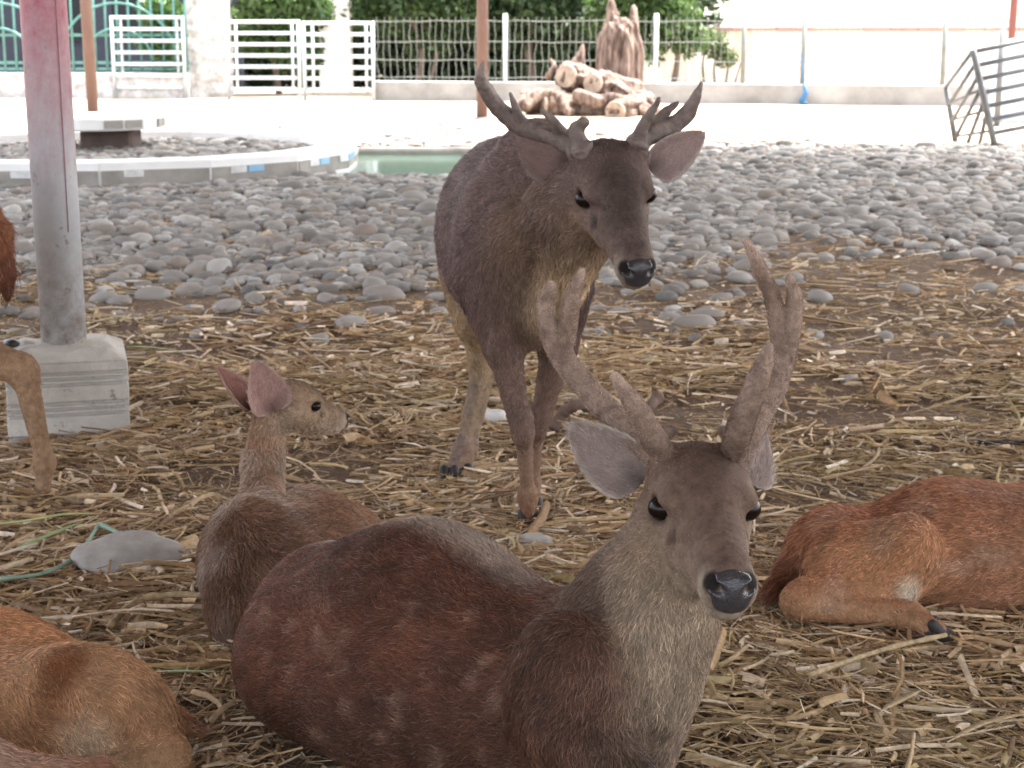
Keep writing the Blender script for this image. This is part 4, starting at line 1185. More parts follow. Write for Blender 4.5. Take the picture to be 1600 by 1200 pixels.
# ------------------------------------------------------------------ straw
def ribbons(rng, x, y, z, yaw, pitch, L, W, bend, cols, seg=3, vee=.35):
    n = len(x)
    K = seg + 1
    t = np.linspace(-.5, .5, K)
    dx, dy = np.cos(yaw), np.sin(yaw)
    out = np.zeros((n, K, 3, 3))
    for k in range(K):
        s = t[k] * L
        bx = bend * (t[k] ** 2 - .08) * L
        cx = x + dx * s - dy * bx; cy = y + dy * s + dx * bx
        cz = z + np.sin(pitch) * s + np.abs(bend) * .15 * L * (.25 - t[k] ** 2)
        wk = W * (1 - .25 * np.maximum(0, np.abs(t[k]) * 2 - .55)) * rng.uniform(.8, 1.15, n)
        for j, sgn in enumerate((-1, 0, 1)):
            out[:, k, j, 0] = cx - dy * sgn * wk * .5
            out[:, k, j, 1] = cy + dx * sgn * wk * .5
            out[:, k, j, 2] = cz + (wk * vee if sgn == 0 else 0)
    roll = rng.normal(0, .55, n)
    for k in range(K):
        e = out[:, k, 2] - out[:, k, 0]
        w = np.hypot(e[:, 0], e[:, 1])
        out[:, k, 0, 2] -= np.sin(roll) * w * .5; out[:, k, 2, 2] += np.sin(roll) * w * .5
    v = out.reshape(-1, 3)
    base = (np.arange(n) * K * 3)[:, None]
    q = []
    for k in range(seg):
        for j in range(2):
            a = k * 3 + j
            q.append(base + np.array([[a, a + 1, a + 4, a + 3]]))
    q = np.concatenate(q)
    c = np.repeat(cols, K * 3, 0)
    m3 = np.tile(np.array([.72, 1.1, .85]), n * K) * rng.uniform(.75, 1.25, n * K * 3)
    c = c * m3[:, None]
    return v, q, c

def build_straw():
    rng = np.random.default_rng(12)
    pal = np.array([(.42, .31, .18), (.33, .225, .125), (.50, .39, .25), (.62, .53, .40), (.25, .165, .10), (.40, .32, .16), (.74, .68, .58), (.44, .36, .2)])
    pal = pal * np.array([1.17, 1.09, 1.02])
    pw = np.array([.2, .19, .18, .11, .17, .08, .035, .035]); pw /= pw.sum()
    def scatter(n, y0, y1, power=1.0):
        u = rng.random(n) ** power
        y = y0 + (y1 - y0) * u
        x = rng.uniform(-1, 1, n) * (.325 * y + .75)
        return x, y
    V_, Q_, C_, n0 = [], [], [], 0
    def put(v, q, c):
        nonlocal n0
        V_.append(v); Q_.append(q + n0); C_.append(c); n0 += len(v)
    for (N_, y0, y1, pwr, lmean, wlo, whi, zr) in ((53000, 1.9, 5.6, 1.0, .062, .002, .008, .020), (30000, 1.9, 4.5, 1.0, .07, .0009, .0022, .024), (22000, 5.0, 10.5, 1.4, .08, .005, .013, .014),
                                                  (6500, 2.0, 6.0, 1.1, .11, .005, .0115, .030), (9000, 2.0, 9.5, 1.2, .045, .007, .016, .026)):
        x, y = scatter(N_, y0, y1, pwr)
        d = vnoise(x * 1.6, y * 1.6, 21) * .6 + vnoise(x * 5, y * 5, 22) * .4
        bare = np.clip((y - 3.6) / 1.4, 0, 1) * np.clip((x - .35) / .8, 0, 1) * .25
        far = np.clip((y - 6.0) / 3.0, 0, 1) * .55 + np.clip((x - .5), 0, 1) * np.clip((y - 5) / 2, 0, 1) * .1
        keep = rng.random(N_) < np.clip(.32 + 2.2 * (d - .41), .10, 1) * (1 - bare) * (1 - far)
        x, y, d = x[keep], y[keep], d[keep]; n = len(x)
        L = rng.lognormal(math.log(lmean), .55, n).clip(.018, .30)
        W = rng.uniform(wlo, whi, n) * np.where(rng.random(n) < .12, 1.8, 1)
        yaw = rng.uniform(0, math.pi, n)
        clump = (vnoise(x * 2.2, y * 2.2, 30) - .5) * 2.4
        yaw = np.where(rng.random(n) < .35, rng.normal(0, .5, n) + clump, yaw)
        pitch = rng.normal(0, .14, n)
        z = height(x, y) + .004 + zr * rng.random(n) * (.5 + d)
        bend = rng.normal(0, .28, n)
        ci = rng.choice(8, n, p=pw)
        green = np.clip((vnoise(x * 1.2 + 4, y * 1.2, 33) - .55) * 4, 0, 1)[:, None] * .4
        if lmean == .045: ci = rng.choice([2, 3, 3, 6, 0], n)
        c = pal[ci] * rng.uniform(.7, 1.2, (n, 1))
        c = c * (1 - green * .6) + np.array((.27, .25, .12)) * green * .6
        put(*ribbons(rng, x, y, z, yaw, pitch, L, W, bend, c))
    # chaff: short chips
    x, y = scatter(70000, 1.9, 9.5, 1.2)
    far = np.clip((y - 6.0) / 3.5, 0, 1) * .7
    k = rng.random(len(x)) > far
    x, y = x[k], y[k]; n = len(x)
    c = pal[rng.choice(8, n, p=pw)] * rng.uniform(.5, 1.1, (n, 1))
    put(*ribbons(rng, x, y, height(x, y) + .002 + .012 * rng.random(n), rng.uniform(0, 3.14, n), rng.normal(0, .3, n), rng.uniform(.008, .03, n),
                 rng.uniform(.0012, .005, n), rng.normal(0, .2, n), c, 1))
    o = mesh_obj('straw_litter', np.concatenate(V_), np.concatenate(Q_), M['straw'], cols=np.concatenate(C_))
    tag(o, 'dry tan straw and chopped stalks littering the dirt under the deer', 'straw', None, 'stuff')
build_straw()

# ================================================================== BUILT THINGS
# pole on its ribbed block
def build_pole():
    b0 = G(103, 690)
    cx, cy = b0[0] * 1.025, b0[1] + .165
    root = thing('support_pole', (cx, cy, 0), 'round grey pole with faded red paint on a ribbed concrete block', 'pole')
    w, hb, rz = .335, .225, .26
    # block with recessed grooves: stacked slabs
    bands = [(0, .012, 0), (.012, .02, 1), (.02, .072, 0), (.072, .080, 1), (.080, .088, 0), (.088, .096, 1), (.096, .104, 0), (.104, .112, 1), (.112, .158, 0), (.158, .166, 1), (.166, .174, 0), (.174, .182, 1), (.182, .19, 0), (.19, .197, 1), (.197, hb, 0)]
    mb = MB()
    for a, b_, g in bands:
        s = w - (.026 if g else 0)
        mb.box((cx, cy, (a + b_) / 2), (s, s, b_ - a), rz, 0 if g else .003)
    v = np.array(mb.v)
    v[:, :2] += (np.stack([vnoise3(v, 17, 2), vnoise3(v, 17, 3)], 1) - .5) * .006
    mesh_obj('concrete_block', v, mb.f, M['block'], root)
    # rough mortar top
    n = 26
    xs = np.linspace(-.5, .5, n)
    X, Y = np.meshgrid(xs, xs, indexing='ij')
    e = np.clip((.5 - np.maximum(abs(X), abs(Y))) * 8, 0, 1)
    Z = hb + .001 + e * (.018 + .018 * (vnoise(X * 9 + 3, Y * 9, 4) - .3)) + .025 * np.exp(-(np.hypot(X, Y) / .26) ** 2)
    vv = np.stack([cx + X.ravel() * w * .985, cy + Y.ravel() * w * .985, Z.ravel()], 1)
    vv[:, :2] = rotz(np.c_[vv[:, :2] - (cx, cy), Z.ravel()], rz)[:, :2] + (cx, cy)
    i = (np.arange(n - 1)[:, None] * n + np.arange(n - 1)[None]).ravel()
    mesh_obj('mortar_cap', vv, np.stack([i, i + n, i + n + 1, i + 1], 1), M['block'], root, smooth=True)
    px, py = cx - .002, cy
    MB().tube([(px - .018 * k / 3, py, .2 + k * (4.25 / 3)) for k in range(4)], .064, 40).build('pole', M['pole'], root, True)
    # maroon paint run
    mbs = MB()
    MB().tube([(px + .043, py - .0475, .58 + .06 * k) for k in range(12)], .0014, 5).build('paint_run', simple('paint_run_pink', (.3, .12, .14), (.22, .08, .1), .6, 30, 0), root)
    p = (cx - .125, cy - .1, hb + .045)
    o = mesh_obj('pebble', stone_shape(np.random.default_rng(3), ICO2) * .024 + np.array(p), ICO2[1], M['stone_bit'], origin=p, smooth=True)
    tag(o, 'small dark pebble on the top corner of the concrete block', 'stone')
build_pole()

def far_pole(px_top, px, py, r, h, mat, label):
    g = G(px, py); t = thing('brown_pole', g, label, 'pole', 'brown poles across the yard')
    lean = (px_top - px) / F * g[1]
    MB().tube([g + V3(0, 0, -.05), g + V3(lean, 0, h)], r, 18).build('pole_shaft', M[mat], t, True)
    MB().tube([g + V3(0, 0, -.05), g + V3(0, 0, .03)], r * 1.5, 18).build('pole_footing', M['concrete'], t, True)
far_pole(139, 146, 181, .073, 3.9, 'brown_pole', 'dark brown painted pole rising behind the round table')
far_pole(757, 753, 187, .072, 3.9, 'brown_pole', 'pinkish brown pole in front of the wire fence behind the stag')
far_pole(1578, 1572, 172, .05, 3.9, 'maroon_pole', 'thin maroon pole behind the leaning stock panels')

# ring kerb
def build_ring():
    cx, cy = RING_C
    root = thing('ring_kerb', (cx, cy, 0), 'low round white kerb with blue tiles around the cobbled bed', 'kerb')
    n, R, w, h = 16, RING_R + .08, .30, .175
    pts = [(cx + (R - w - .001) * math.cos(2 * math.pi * (k + .5) / n), cy + (R - w - .001) * math.sin(2 * math.pi * (k + .5) / n), .085) for k in range(n)]
    bed = MB().add([(x, y, z - .2) for x, y, z in pts] + pts, [tuple(range(n, 2 * n)), tuple(range(n - 1, -1, -1))] + [(k, (k + 1) % n, n + (k + 1) % n, n + k) for k in range(n)])
    tag(bed.build('soil_bed', simple('bed_soil', (.17, .125, .095), (.11, .08, .06), .95, 6, .6, .01)), kind='structure')
    for k in range(n):
        a0, a1 = 2 * math.pi * (k + .5) / n, 2 * math.pi * (k + 1.5) / n
        pts = []
        g = .0006
        for z, e in ((-.05, 0), (h - .012, 0), (h, .012)):
            for rad, a in ((R - e, a0 + g), (R - e, a1 - g), (R - w + e, a1 - g), (R - w + e, a0 + g)):
                pts.append((cx + rad * math.cos(a), cy + rad * math.sin(a), z))
        fs = [(3, 2, 1, 0), (8, 9, 10, 11)]
        for L in (0, 4):
            for i in range(4):
                j = (i + 1) % 4
                fs.append((L + i, L + j, L + 4 + j, L + 4 + i))
        MB().add(pts, fs).build('kerb_segment', M['white_paint'], root)
        # worn face panel with tiles
        if math.sin((a0 + a1) / 2) < .25:
            am = (a0 + a1) / 2
            rf = R * math.cos((a1 - a0) / 2)
            wd = 2 * R * math.sin((a1 - a0) / 2)
            MB().box((cx + (rf + .003) * math.cos(am), cy + (rf + .003) * math.sin(am), .055), (.012, wd - .02, .115), am).build('render_face', M['concrete'], root)
            rg = random.Random(k)
            m_ = 5
            for t in range(m_):
                if rg.random() < .5: continue
                y = -wd / 2 + wd * (t + .5) / m_
                col = 'blue_tile' if rg.random() < .65 else 'white_tile'
                c = (cx + (rf + .012) * math.cos(am) - y * math.sin(am), cy + (rf + .012) * math.sin(am) + y * math.cos(am), .085)
                MB().box(c, (.01, wd / m_ * .9, .05), am, .002).build('tile', M[col], root)
build_ring()

def build_table():
    cx, cy = G(150, 247)[0] + .0, G(150, 247)[1] + .1
    root = thing('round_table', (cx, cy, 0), 'low round concrete table with blue and white tiled edge inside the ring', 'table')
    mb = MB()
    mb.box((cx + .12, cy, .13), (.46, .42, .26), 0, .03)
    mb.build('pedestal', simple('brown_pedestal', (.16, .11, .09), (.1, .07, .06), .9, 6, .5, .01), root)
    n, R = 32, .60
    vs, fs = [], []
    for z, r in ((.262, R - .02), (.275, R), (.36, R), (.372, R - .012)):
        for k in range(n):
            a = 2 * math.pi * k / n
            vs.append((cx + r * math.cos(a), cy + r * math.sin(a), z))
    for L in range(3):
        for k in range(n):
            j = (k + 1) % n
            fs.append((L * n + k, L * n + j, L * n + n + j, L * n + n + k))
    fs += [tuple(range(n - 1, -1, -1)), tuple(range(3 * n, 4 * n))]
    MB().add(vs, fs).build('tabletop', M['white_paint'], root)
    rg = random.Random(4)
    for k in range(20):
        a = 2 * math.pi * (k + .5) / 20
        if rg.random() < .45: continue
        MB().box((cx + (R + .003) * math.cos(a), cy + (R + .003) * math.sin(a), .318), (.012, .165, .07), a, .002).build('tile', M['blue_tile' if rg.random() < .55 else 'concrete'], root)
build_table()

# stock panels standing along the back
def stock_panel(x0, x1, py_base, py_top, label, rails=7):
    a, b = G(x0, py_base), G(x1, py_base)
    b = P(x1, py_base, a[1]); b[2] = 0
    Y = a[1]
    zt = P(x0, py_top, Y)[2]
    root = thing('stock_panel', ((a[0] + b[0]) / 2, Y, 0), label, 'stock panel', 'white steel stock panels along the back')
    for x in (a[0], b[0]):
        MB().tube([(x, Y, 0), (x, Y, zt)], .03, 10).build('post', M['galv'], root, True)
    inner = b[0] - (b[0] - a[0]) * .1
    for k in range(rails):
        z = zt - .03 - (zt - .2) * k / (rails - 1)
        MB().box(((a[0] + b[0]) / 2, Y, z), (b[0] - a[0] - .07, .045, .058), 0, .008).build('rail', M['galv'], root)
    for x in (a[0] + .13, b[0] - .11):
        MB().tube([(x, Y + .06, .12), (x, Y + .06, zt - .01)], .022, 8).build('upright', M['galv'], root, True)
stock_panel(180, 290, 153, 24, 'white steel stock panel left of the rough white pillar')
stock_panel(358, 469, 156, 31, 'white steel stock panel right of the rough white pillar')
stock_panel(477, 584, 157, 33, 'white steel stock panel in front of the smooth white pillar')

# pillars
def pillar(x0, x1, py, mat, label, rough):
    a = G(x0, py); w = (x1 - x0) / F * a[1] / CT
    h = 3.4
    root = None
    nx, nz = 10, 44
    v, f = [], []
    ring = []
    for s in range(4):
        for k in range(nx):
            t = k / nx
            ring.append([(t, 0), (1, t), (1 - t, 1), (0, 1 - t)][s])
    for i in range(nz + 1):
        for (u, d) in ring: v.append((a[0] + u * w, a[1] + d * w, h * i / nz))
    m_ = len(ring)
    for i in range(nz):
        for k in range(m_):
            j = (k + 1) % m_
            f.append((i * m_ + k, i * m_ + j, i * m_ + m_ + j, i * m_ + m_ + k))
    f.append(tuple(range(nz * m_, nz * m_ + m_)))
    v = np.array(v)
    c = np.array([a[0] + w / 2, a[1] + w / 2])
    n_ = (vnoise3(v, 9, 4) - .5) * rough
    v[:, :2] = c + (v[:, :2] - c) * (1 + n_)[:, None]
    o = mesh_obj('gate_pillar', v, f, M[mat], origin=(c[0], c[1], 0))
    tag(o, label, 'pillar')
pillar(295, 354, 152, 'rough_white', 'rough whitewashed stone pillar between two white stock panels', .22)
pillar(500, 546, 146, 'white_wall', 'smooth white square pillar behind the right stock panel', .0)

# turquoise fence on a stone footing
def build_turq():
    Y = 27.6
    xa, xb = P(-120, 100, Y)[0], P(296, 100, Y)[0]
    MBw = MB(); nx = 60
    w = MB(); w.box(((xa + xb) / 2, Y, .19), (xb - xa, .3, .42), 0, .02)
    tag(w.build('stone_footing', M['rough_white']), 'low rough whitewashed footing wall under the turquoise fence', 'wall')
    root = thing('iron_fence', ((xa + xb) / 2, Y, .4), 'turquoise iron fence with upright bars and curved hoops at upper left', 'fence')
    for z in (.46, .56, 1.0, 2.0):
        MB().box(((xa + xb) / 2, Y, z), (xb - xa, .04, .045)).build('rail', M['turquoise'], root)
    k = 0
    x = xa + .05
    while x < xb:
        MB().tube([(x, Y - .03, .43), (x, Y - .03, 2.2)], .02, 8).build('bar', M['turquoise'], root, True)
        x += .185
    for c0 in (P(0, 60, Y)[0], P(185, 60, Y)[0]):
        for r in (.55, .95):
            pts = [(c0 + r * math.cos(t), Y - .06, .56 + r * math.sin(t)) for t in np.linspace(0, math.pi, 22)]
            MB().tube(pts, .022, 6).build('hoop', M['turquoise'], root, True)
    b = MB(); b.box((-9.5, 31.5, 2.0), (9.0, .3, 4.0))
    hb = b.build('dark_building', M['dark_wall'], origin=(-9.5, 31.5, 0)); tag(hb, 'dark blue building wall behind the turquoise fence', 'building')
    for i in range(3):
        MB().box((-9.9 + i * 1.5, 31.33, 1.5), (.9, .04, 1.3)).build('window', simple('dark_glass', (.012, .014, .02), (.008, .01, .014), .15, 2, 0), hb)
build_turq()

# low concrete wall and wire fence
WALL_A, WALL_B = G(586, 156), G(1620, 166)
def wall_pt(t, z=0, off=0):
    d = WALL_B - WALL_A
    n = unit(V3(-d[1], d[0], 0))
    p = WALL_A + d * t + n * off
    return V3(p[0], p[1], z)
def wall_t(px):
    """parameter of the wall point seen in photo column px"""
    k = (px - 800) / F
    d = WALL_B - WALL_A
    # x = k * depth, depth ~ y*CT + CAM_H*ST
    den = d[0] - k * CT * d[1]
    return (k * (WALL_A[1] * CT + 1.0 * ST) - WALL_A[0]) / den
def build_fence():
    d = WALL_B - WALL_A; L = np.linalg.norm(d); rz = math.atan2(d[1], d[0])
    mid = wall_pt(.5)
    b = MB(); b.box((mid[0], mid[1], .14), (L, .22, .32), rz, .015)
    tag(b.build('low_wall', M['lowwall']), 'low weathered concrete wall below the wire fence', 'wall')
    root = thing('wire_fence', wall_pt(.5, .3), 'wire mesh fence on steel posts on top of the low concrete wall', 'fence')
    mb = MB(); rg = random.Random(2)
    zt = 1.28
    n = int(L / .105)
    for i in range(n):
        t = (i + .5) / n
        pts = [wall_pt(t, .29 + (zt - .29) * k / 7) + V3(rg.uniform(-.018, .018), 0, 0) for k in range(8)]
        mb.tube(pts, .005 if t < .5 else .0042, 4, False)
    for z in (.36, .62, .9, 1.22):
        mb.tube([wall_pt(t, z + rg.uniform(-.012, .012)) for t in np.linspace(0, 1, 40)], .005, 4, False)
    o = mb.build('wire_mesh', M['wire'], root); tag(o, kind='stuff')
    for px in (790, 1024, 1160, 1253, 1471):
        t = wall_t(px)
        MB().tube([wall_pt(t, .25, -.03), wall_pt(t, zt + .05, -.03)], .036, 10).build('post', M['galv' if px < 1100 else 'wire'], root, True)
    t = wall_t(1254)
    p = wall_pt(t, 0, -.2)
    r = thing('blue_rope', (p[0], p[1], .0), 'bright blue rope tied to a fence post, its end hanging against the low wall', 'rope')
    MB().tube(curved([p + V3(-.02, .1, .75), p + V3(.0, .02, .5), p + V3(.02, 0, .28)], 6), .012, 6).build('rope_strand', M['blue_rope'], r, True)
    MB().tube(curved([p + V3(.02, 0, .28), p + V3(.05, -.02, .16), p + V3(-.01, -.02, .05), p + V3(.08, -.03, .01)], 6), [.02 + .02 * math.sin(i / 18 * 3.1) for i in range(19)], 7).build('rope_knot', M['blue_rope'], r, True)
build_fence()

def build_white_wall():
    m, nt, b = new_mat('white_wall_stained')
    big = noise(nt, .8, 6, .65)
    nt.links.new(ramp(nt, big, [(.42, (.78, .77, .74)), (.66, (.62, .5, .38))]), b.inputs['Base Color'])
    b.inputs['Roughness'].default_value = .9
    Y = 31.0
    x0, x1 = P(1000, 50, Y)[0], P(1900, 50, Y)[0]
    w = MB(); w.box(((x0 + x1) / 2, Y, .53), (x1 - x0, .2, 1.06))
    o = w.build('white_wall', m, origin=((x0 + x1) / 2, Y, 0)); tag(o, 'long white boundary wall with brown coping behind the fence at right', 'wall')
    rg = random.Random(5)
    x = x0
    while x < x1 - .1:
        wd = rg.uniform(.3, .5)
        MB().box((x + wd / 2, Y, 1.06 + .03), (wd - .012, .3, .055 + rg.uniform(0, .03)), rg.uniform(-.03, .03), .008).build('coping_stone', M['coping'], o)
        x += wd
    # a pale hall beyond the wall
    b = MB(); b.box((14, 46, 2.6), (22, 6, 5.2))
    h = b.build('white_hall', M['white_wall'], origin=(14, 46, 0)); tag(h, 'plain white building rising beyond the white boundary wall', 'building')
build_white_wall()

# ------------------------------------------------------------------ trees
def foliage(rng, blobs, n, size, c0, c1):
    V_, C_ = [], []
    tot = sum(b[1] ** 2 for b in blobs)
    for (c, r) in blobs:
        k = max(8, int(n * r * r / tot))
        d = rng.normal(0, 1, (k, 3)); d /= np.linalg.norm(d, axis=1)[:, None]
        rad = r * (rng.random(k) ** .45)
        lump = .72 + .5 * vnoise3(d * 1.0 + c, 2.3, 5)
        p = np.array(c) + d * (rad * lump)[:, None] * np.array([1, 1, .85])
        a = rng.normal(0, 1, (k, 3)); a[:, 2] -= .5; a /= np.linalg.norm(a, axis=1)[:, None]
        b = np.cross(a, rng.normal(0, 1, (k, 3))); b /= np.linalg.norm(b, axis=1)[:, None]
        s = size * rng.uniform(.6, 1.4, (k, 1))
        V_.append(np.stack([p - a * s * .5, p + b * s * .22 + a * s * .05, p + a * s * .55, p - b * s * .22 + a * s * .05], 1))
        cc = np.array(c0) + (np.array(c1) - np.array(c0)) * (rng.random((k, 1)) ** 1.5)
        C_.append(np.repeat(cc, 4, 0))
    v = np.concatenate(V_).reshape(-1, 3)
    return v, np.arange(len(v)).reshape(-1, 4), np.concatenate(C_)

def tree(name, base, label, cat, group, trunks, blobs, n, size, seed, c0=(.03, .06, .02), c1=(.075, .13, .035)):
    rng = np.random.default_rng(seed)
    root = thing(name, base, label, cat, group)
    base = np.array(base, float)
    mb = MB()
    for pts, r in trunks:
        q = curved([base + np.array(p) for p in pts], 6)
        mb.tube(q, [r * (1 - .65 * i / (len(q) - 1)) for i in range(len(q))], 9)
    mb.build('trunk', M['bark'], root, True)
    v, f, c = foliage(rng, [(base + np.array(p), r) for p, r in blobs], n, size, c0, c1)
    mesh_obj('crown', v, f, M['leaf'], root, cols=c)
TG = 'trees behind the fence'
def bx(px, Y): return P(px, 100, Y)[0]
tree('broadleaf_tree', (bx(650, 29.5), 29.5, 0), 'leafy tree with thin bent trunks behind the fence left of the brown pole', 'tree', TG,
     [([(0, 0, 0), (.1, 0, .7), (-.1, 0, 1.6), (.2, 0, 2.6)], .07), ([(.15, 0, 0), (.35, 0, .6), (.2, 0, 1.1), (-.3, 0, 1.9)], .05)],
     [((-.1, 0, 1.9), .9), ((.6, .3, 1.5), .7), ((-.7, .2, 1.45), .65), ((.1, -.2, 2.8), 1.0), ((.2, .3, .95), .55)], 9000, .14, 51)
tree('broadleaf_tree', (bx(835, 30.0), 30.0, 0), 'dense dark tree behind the fence right of the brown pole', 'tree', TG,
     [([(0, 0, 0), (-.1, 0, .8), (.1, 0, 1.8), (0, 0, 2.8)], .09)],
     [((0, 0, 1.7), 1.0), ((-.8, .2, 1.3), .75), ((.8, .3, 1.4), .8), ((0, .2, 2.8), 1.1), ((.1, .4, .8), .6)], 10000, .14, 52, (.022, .045, .018), (.055, .1, .03))
tree('broadleaf_tree', (bx(1050, 29.0), 29.0, 0), 'lighter green tree behind the broken stump at the end of the fence', 'tree', TG,
     [([(0, 0, 0), (.1, 0, .7), (0, 0, 1.5), (-.2, 0, 2.4)], .06)],
     [((-.1, 0, 1.4), .62), ((.25, .1, .95), .42), ((-.5, .2, 2.0), .8), ((-.5, .2, .9), .5), ((-.9, .3, 1.4), .7)], 7000, .13, 53, (.035, .07, .02), (.1, .17, .045))
tree('broadleaf_tree', (bx(435, 29.0), 29.0, 0), 'leafy tree hanging over the stock panel beside the rough pillar', 'tree', TG,
     [([(0, 0, 0), (-.05, 0, .7), (.1, 0, 1.5), (0, 0, 2.4)], .06)],
     [((0, -.3, 1.7), .7), ((.5, -.2, 1.45), .55), ((-.3, .2, 1.1), .6), ((.3, .2, .7), .5)], 6000, .15, 54, (.04, .08, .025), (.12, .2, .06))
tree('broadleaf_tree', (bx(255, 28.6), 28.6, 0), 'light green shrub between the turquoise fence and the rough pillar', 'shrub', TG,
     [([(0, 0, 0), (.05, 0, .5), (0, 0, 1.1), (-.1, 0, 1.7)], .04)],
     [((0, 0, 1.35), .42), ((-.15, .1, .9), .35), ((.2, .1, .6), .35)], 2600, .13, 55, (.06, .12, .035), (.14, .24, .07))
tree('broadleaf_tree', (bx(1120, 30.2), 30.2, 0), 'thin low bush of bare stems behind the fence before the white wall', 'shrub', TG,
     [([(0, 0, 0), (-.05, 0, .4), (.02, 0, .9)], .03), ([(.15, 0, 0), (.2, 0, .4), (.3, 0, .8)], .025), ([(.3, 0, 0), (.4, 0, .4), (.5, 0, .75)], .02), ([(-.2, 0, 0), (-.25, 0, .5), (-.15, 0, .9)], .025)],
     [((-.1, 0, .85), .32), ((.15, 0, .6), .25)], 900, .1, 56, (.06, .09, .03), (.12, .17, .06))
# dark hedge mass closing the view behind the trees
def build_hedge():
    rng = np.random.default_rng(61)
    blobs = [((x, 33 + rng.uniform(-.4, .4), z), rng.uniform(.8, 1.2)) for x in np.arange(-6.5, 3.4, .75) for z in (.25, .8, 1.8, 2.9)]
    v, f, c = foliage(rng, blobs, 34000, .24, (.02, .04, .016), (.05, .085, .03))
    tag(mesh_obj('hedge', v, f, M['leaf'], cols=c), 'dark mass of greenery closing the view behind the fence trees', 'greenery', None, 'stuff')
build_hedge()
# overhanging branch at the upper right
b0 = P(1478, -30, 22)
r = thing('hanging_branch', b0 + V3(.3, 0, .6), 'green leafy twigs hanging into view at the upper right', 'branch')
MB().tube(curved([b0 + V3(.5, 0, .9), b0 + V3(.3, 0, .5), b0 + V3(.02, 0, .05)], 8), .012, 6).build('twig', M['bark'], r, True)
v, f, c = foliage(np.random.default_rng(66), [(b0 + V3(0, 0, -.12), .16), (b0 + V3(.2, 0, -.1), .13), (b0 + V3(.2, 0, .3), .3)], 260, .11, (.06, .14, .04), (.12, .26, .09))
mesh_obj('leaf_spray', v, f, M['leaf'], r, cols=c)

# ------------------------------------------------------------------ stump and logs
def woody(name, prims, h, amp, label, cat, group=None, ends=(), mat='bark_pale', zscale=(22, 22, 3)):
    Vt, Q = surface(prims, h)
    Nn = vnormals(Vt, Q)
    d = unit(prims[0]['b'] - prims[0]['a']) if prims[0]['t'] == 'cap' else V3(0, 0, 1)
    along = (Vt @ d)[:, None] * d[None]
    st_ = Vt - along + along * .12
    n_ = vnoise3(st_, 14, 7) * .6 + vnoise3(st_, 30, 8) * .4 - .5
    Vt = Vt + Nn * (n_ * amp)[:, None]
    base = V3(Vt[:, 0].mean(), Vt[:, 1].mean(), Vt[:, 2].min())
    root = thing(name, base, label, cat, group)
    mesh_obj('wood', Vt, Q, M[mat], root, smooth=True)
    for c, nrm, r in ends:
        nrm = unit(nrm)
        MB().tube([c - nrm * .02, c + nrm * .012], [r, r * .96], 14).build('cut_end', M['cut_wood'], root)
    return root
SY = 24.0
woody('tree_stump', [cap(P(965, 168, SY), P(968, 60, SY), .36, .27, .05, (.3,) * 3), cap(P(950, 90, SY), P(957, 2, SY), .15, .025, .06, (.3,) * 3), cap(P(985, 100, SY), P(991, 14, SY), .15, .06, .05, (.3,) * 3),
      cap(P(968, 80, SY - .1), P(970, 34, SY - .1), .12, .06, .05, (.3,) * 3), cap(P(940, 160, SY - .1), P(925, 185, SY - .3), .18, .08, .1, (.3,) * 3), cap(P(972, 100, SY - .36), P(975, 20, SY - .3), .05, .09, .03, sub=True),
      cap(P(990, 165, SY), P(1012, 185, SY - .2), .18, .06, .1, (.3,) * 3)],
      .024, .24, 'tall broken tree stump with jagged splintered top by the wire fence', 'tree stump')
LG_ = 'logs heaped around the stump'
def log(a, b, r0, r1, label, ends=1, extra=()):
    pa, pb = P(*a), P(*b)
    woody('log', [cap(pa, pb, r0, r1, .04, (.3,) * 3)] + list(extra), .018, .17, label, 'log', LG_,
          [(pa + unit(pa - pb) * r0 * .93, pa - pb, r0 * .72)] if ends else [])
log((893, 122, 22.5), (945, 138, 23.6), .21, .18, 'thick pale log on the left top of the heap, cut end showing')
log((935, 132, 22.3), (990, 142, 23.3), .19, .16, 'thick log in the middle of the heap with a round cut end')
log((968, 172, 21.9), (1005, 160, 22.8), .19, .15, 'short log on the right of the heap, dark cut end toward us')
log((826, 160, 22.3), (905, 168, 22.8), .13, .11, 'thin reddish log lying at the left foot of the heap')
log((868, 165, 22.2), (985, 174, 22.5), .18, .15, 'long low log along the bottom of the heap')
log((945, 128, 22.5), (1014, 176, 22.1), .13, .08, 'slanting branch resting on the right side of the heap', 0)
def root_piece(pts, r0, r1, label):
    q = curved([P(*p) for p in pts], 4)
    n = len(q) - 1
    woody('root', [cap(q[i], q[i + 1], r0 + (r1 - r0) * i / n, r0 + (r1 - r0) * (i + 1) / n, .004, (.3,) * 3) for i in range(n)], .018, .07, label, 'root', LG_)
root_piece([(820, 165, 22.1), (845, 148, 22.2), (872, 152, 22.1), (890, 176, 21.9)], .10, .06, 'arched reddish root at the left end of the log heap')
root_piece([(905, 150, 22.0), (935, 158, 21.9), (960, 152, 21.9), (985, 162, 21.8)], .09, .06, 'pale twisted root across the front of the log heap')
root_piece([(858, 118, 22.6), (866, 104, 22.6), (860, 92, 22.7)], .06, .02, 'short broken root stub pointing up at the left of the heap')
root_piece([(1000, 150, 22.6), (1018, 160, 22.4), (1030, 178, 22.2)], .08, .04, 'thin root running down the right end of the heap')
woody('wood_splinter', [cap(P(900, 115, 22.9), P(911, 70, 22.9), .15, .02, .03, (.3,) * 3), cap(P(898, 110, 22.9), P(886, 98, 22.9), .06, .03, .03, (.3,) * 3)], .02, .06,
      'pointed upright wood splinter standing on the log heap', 'wood')

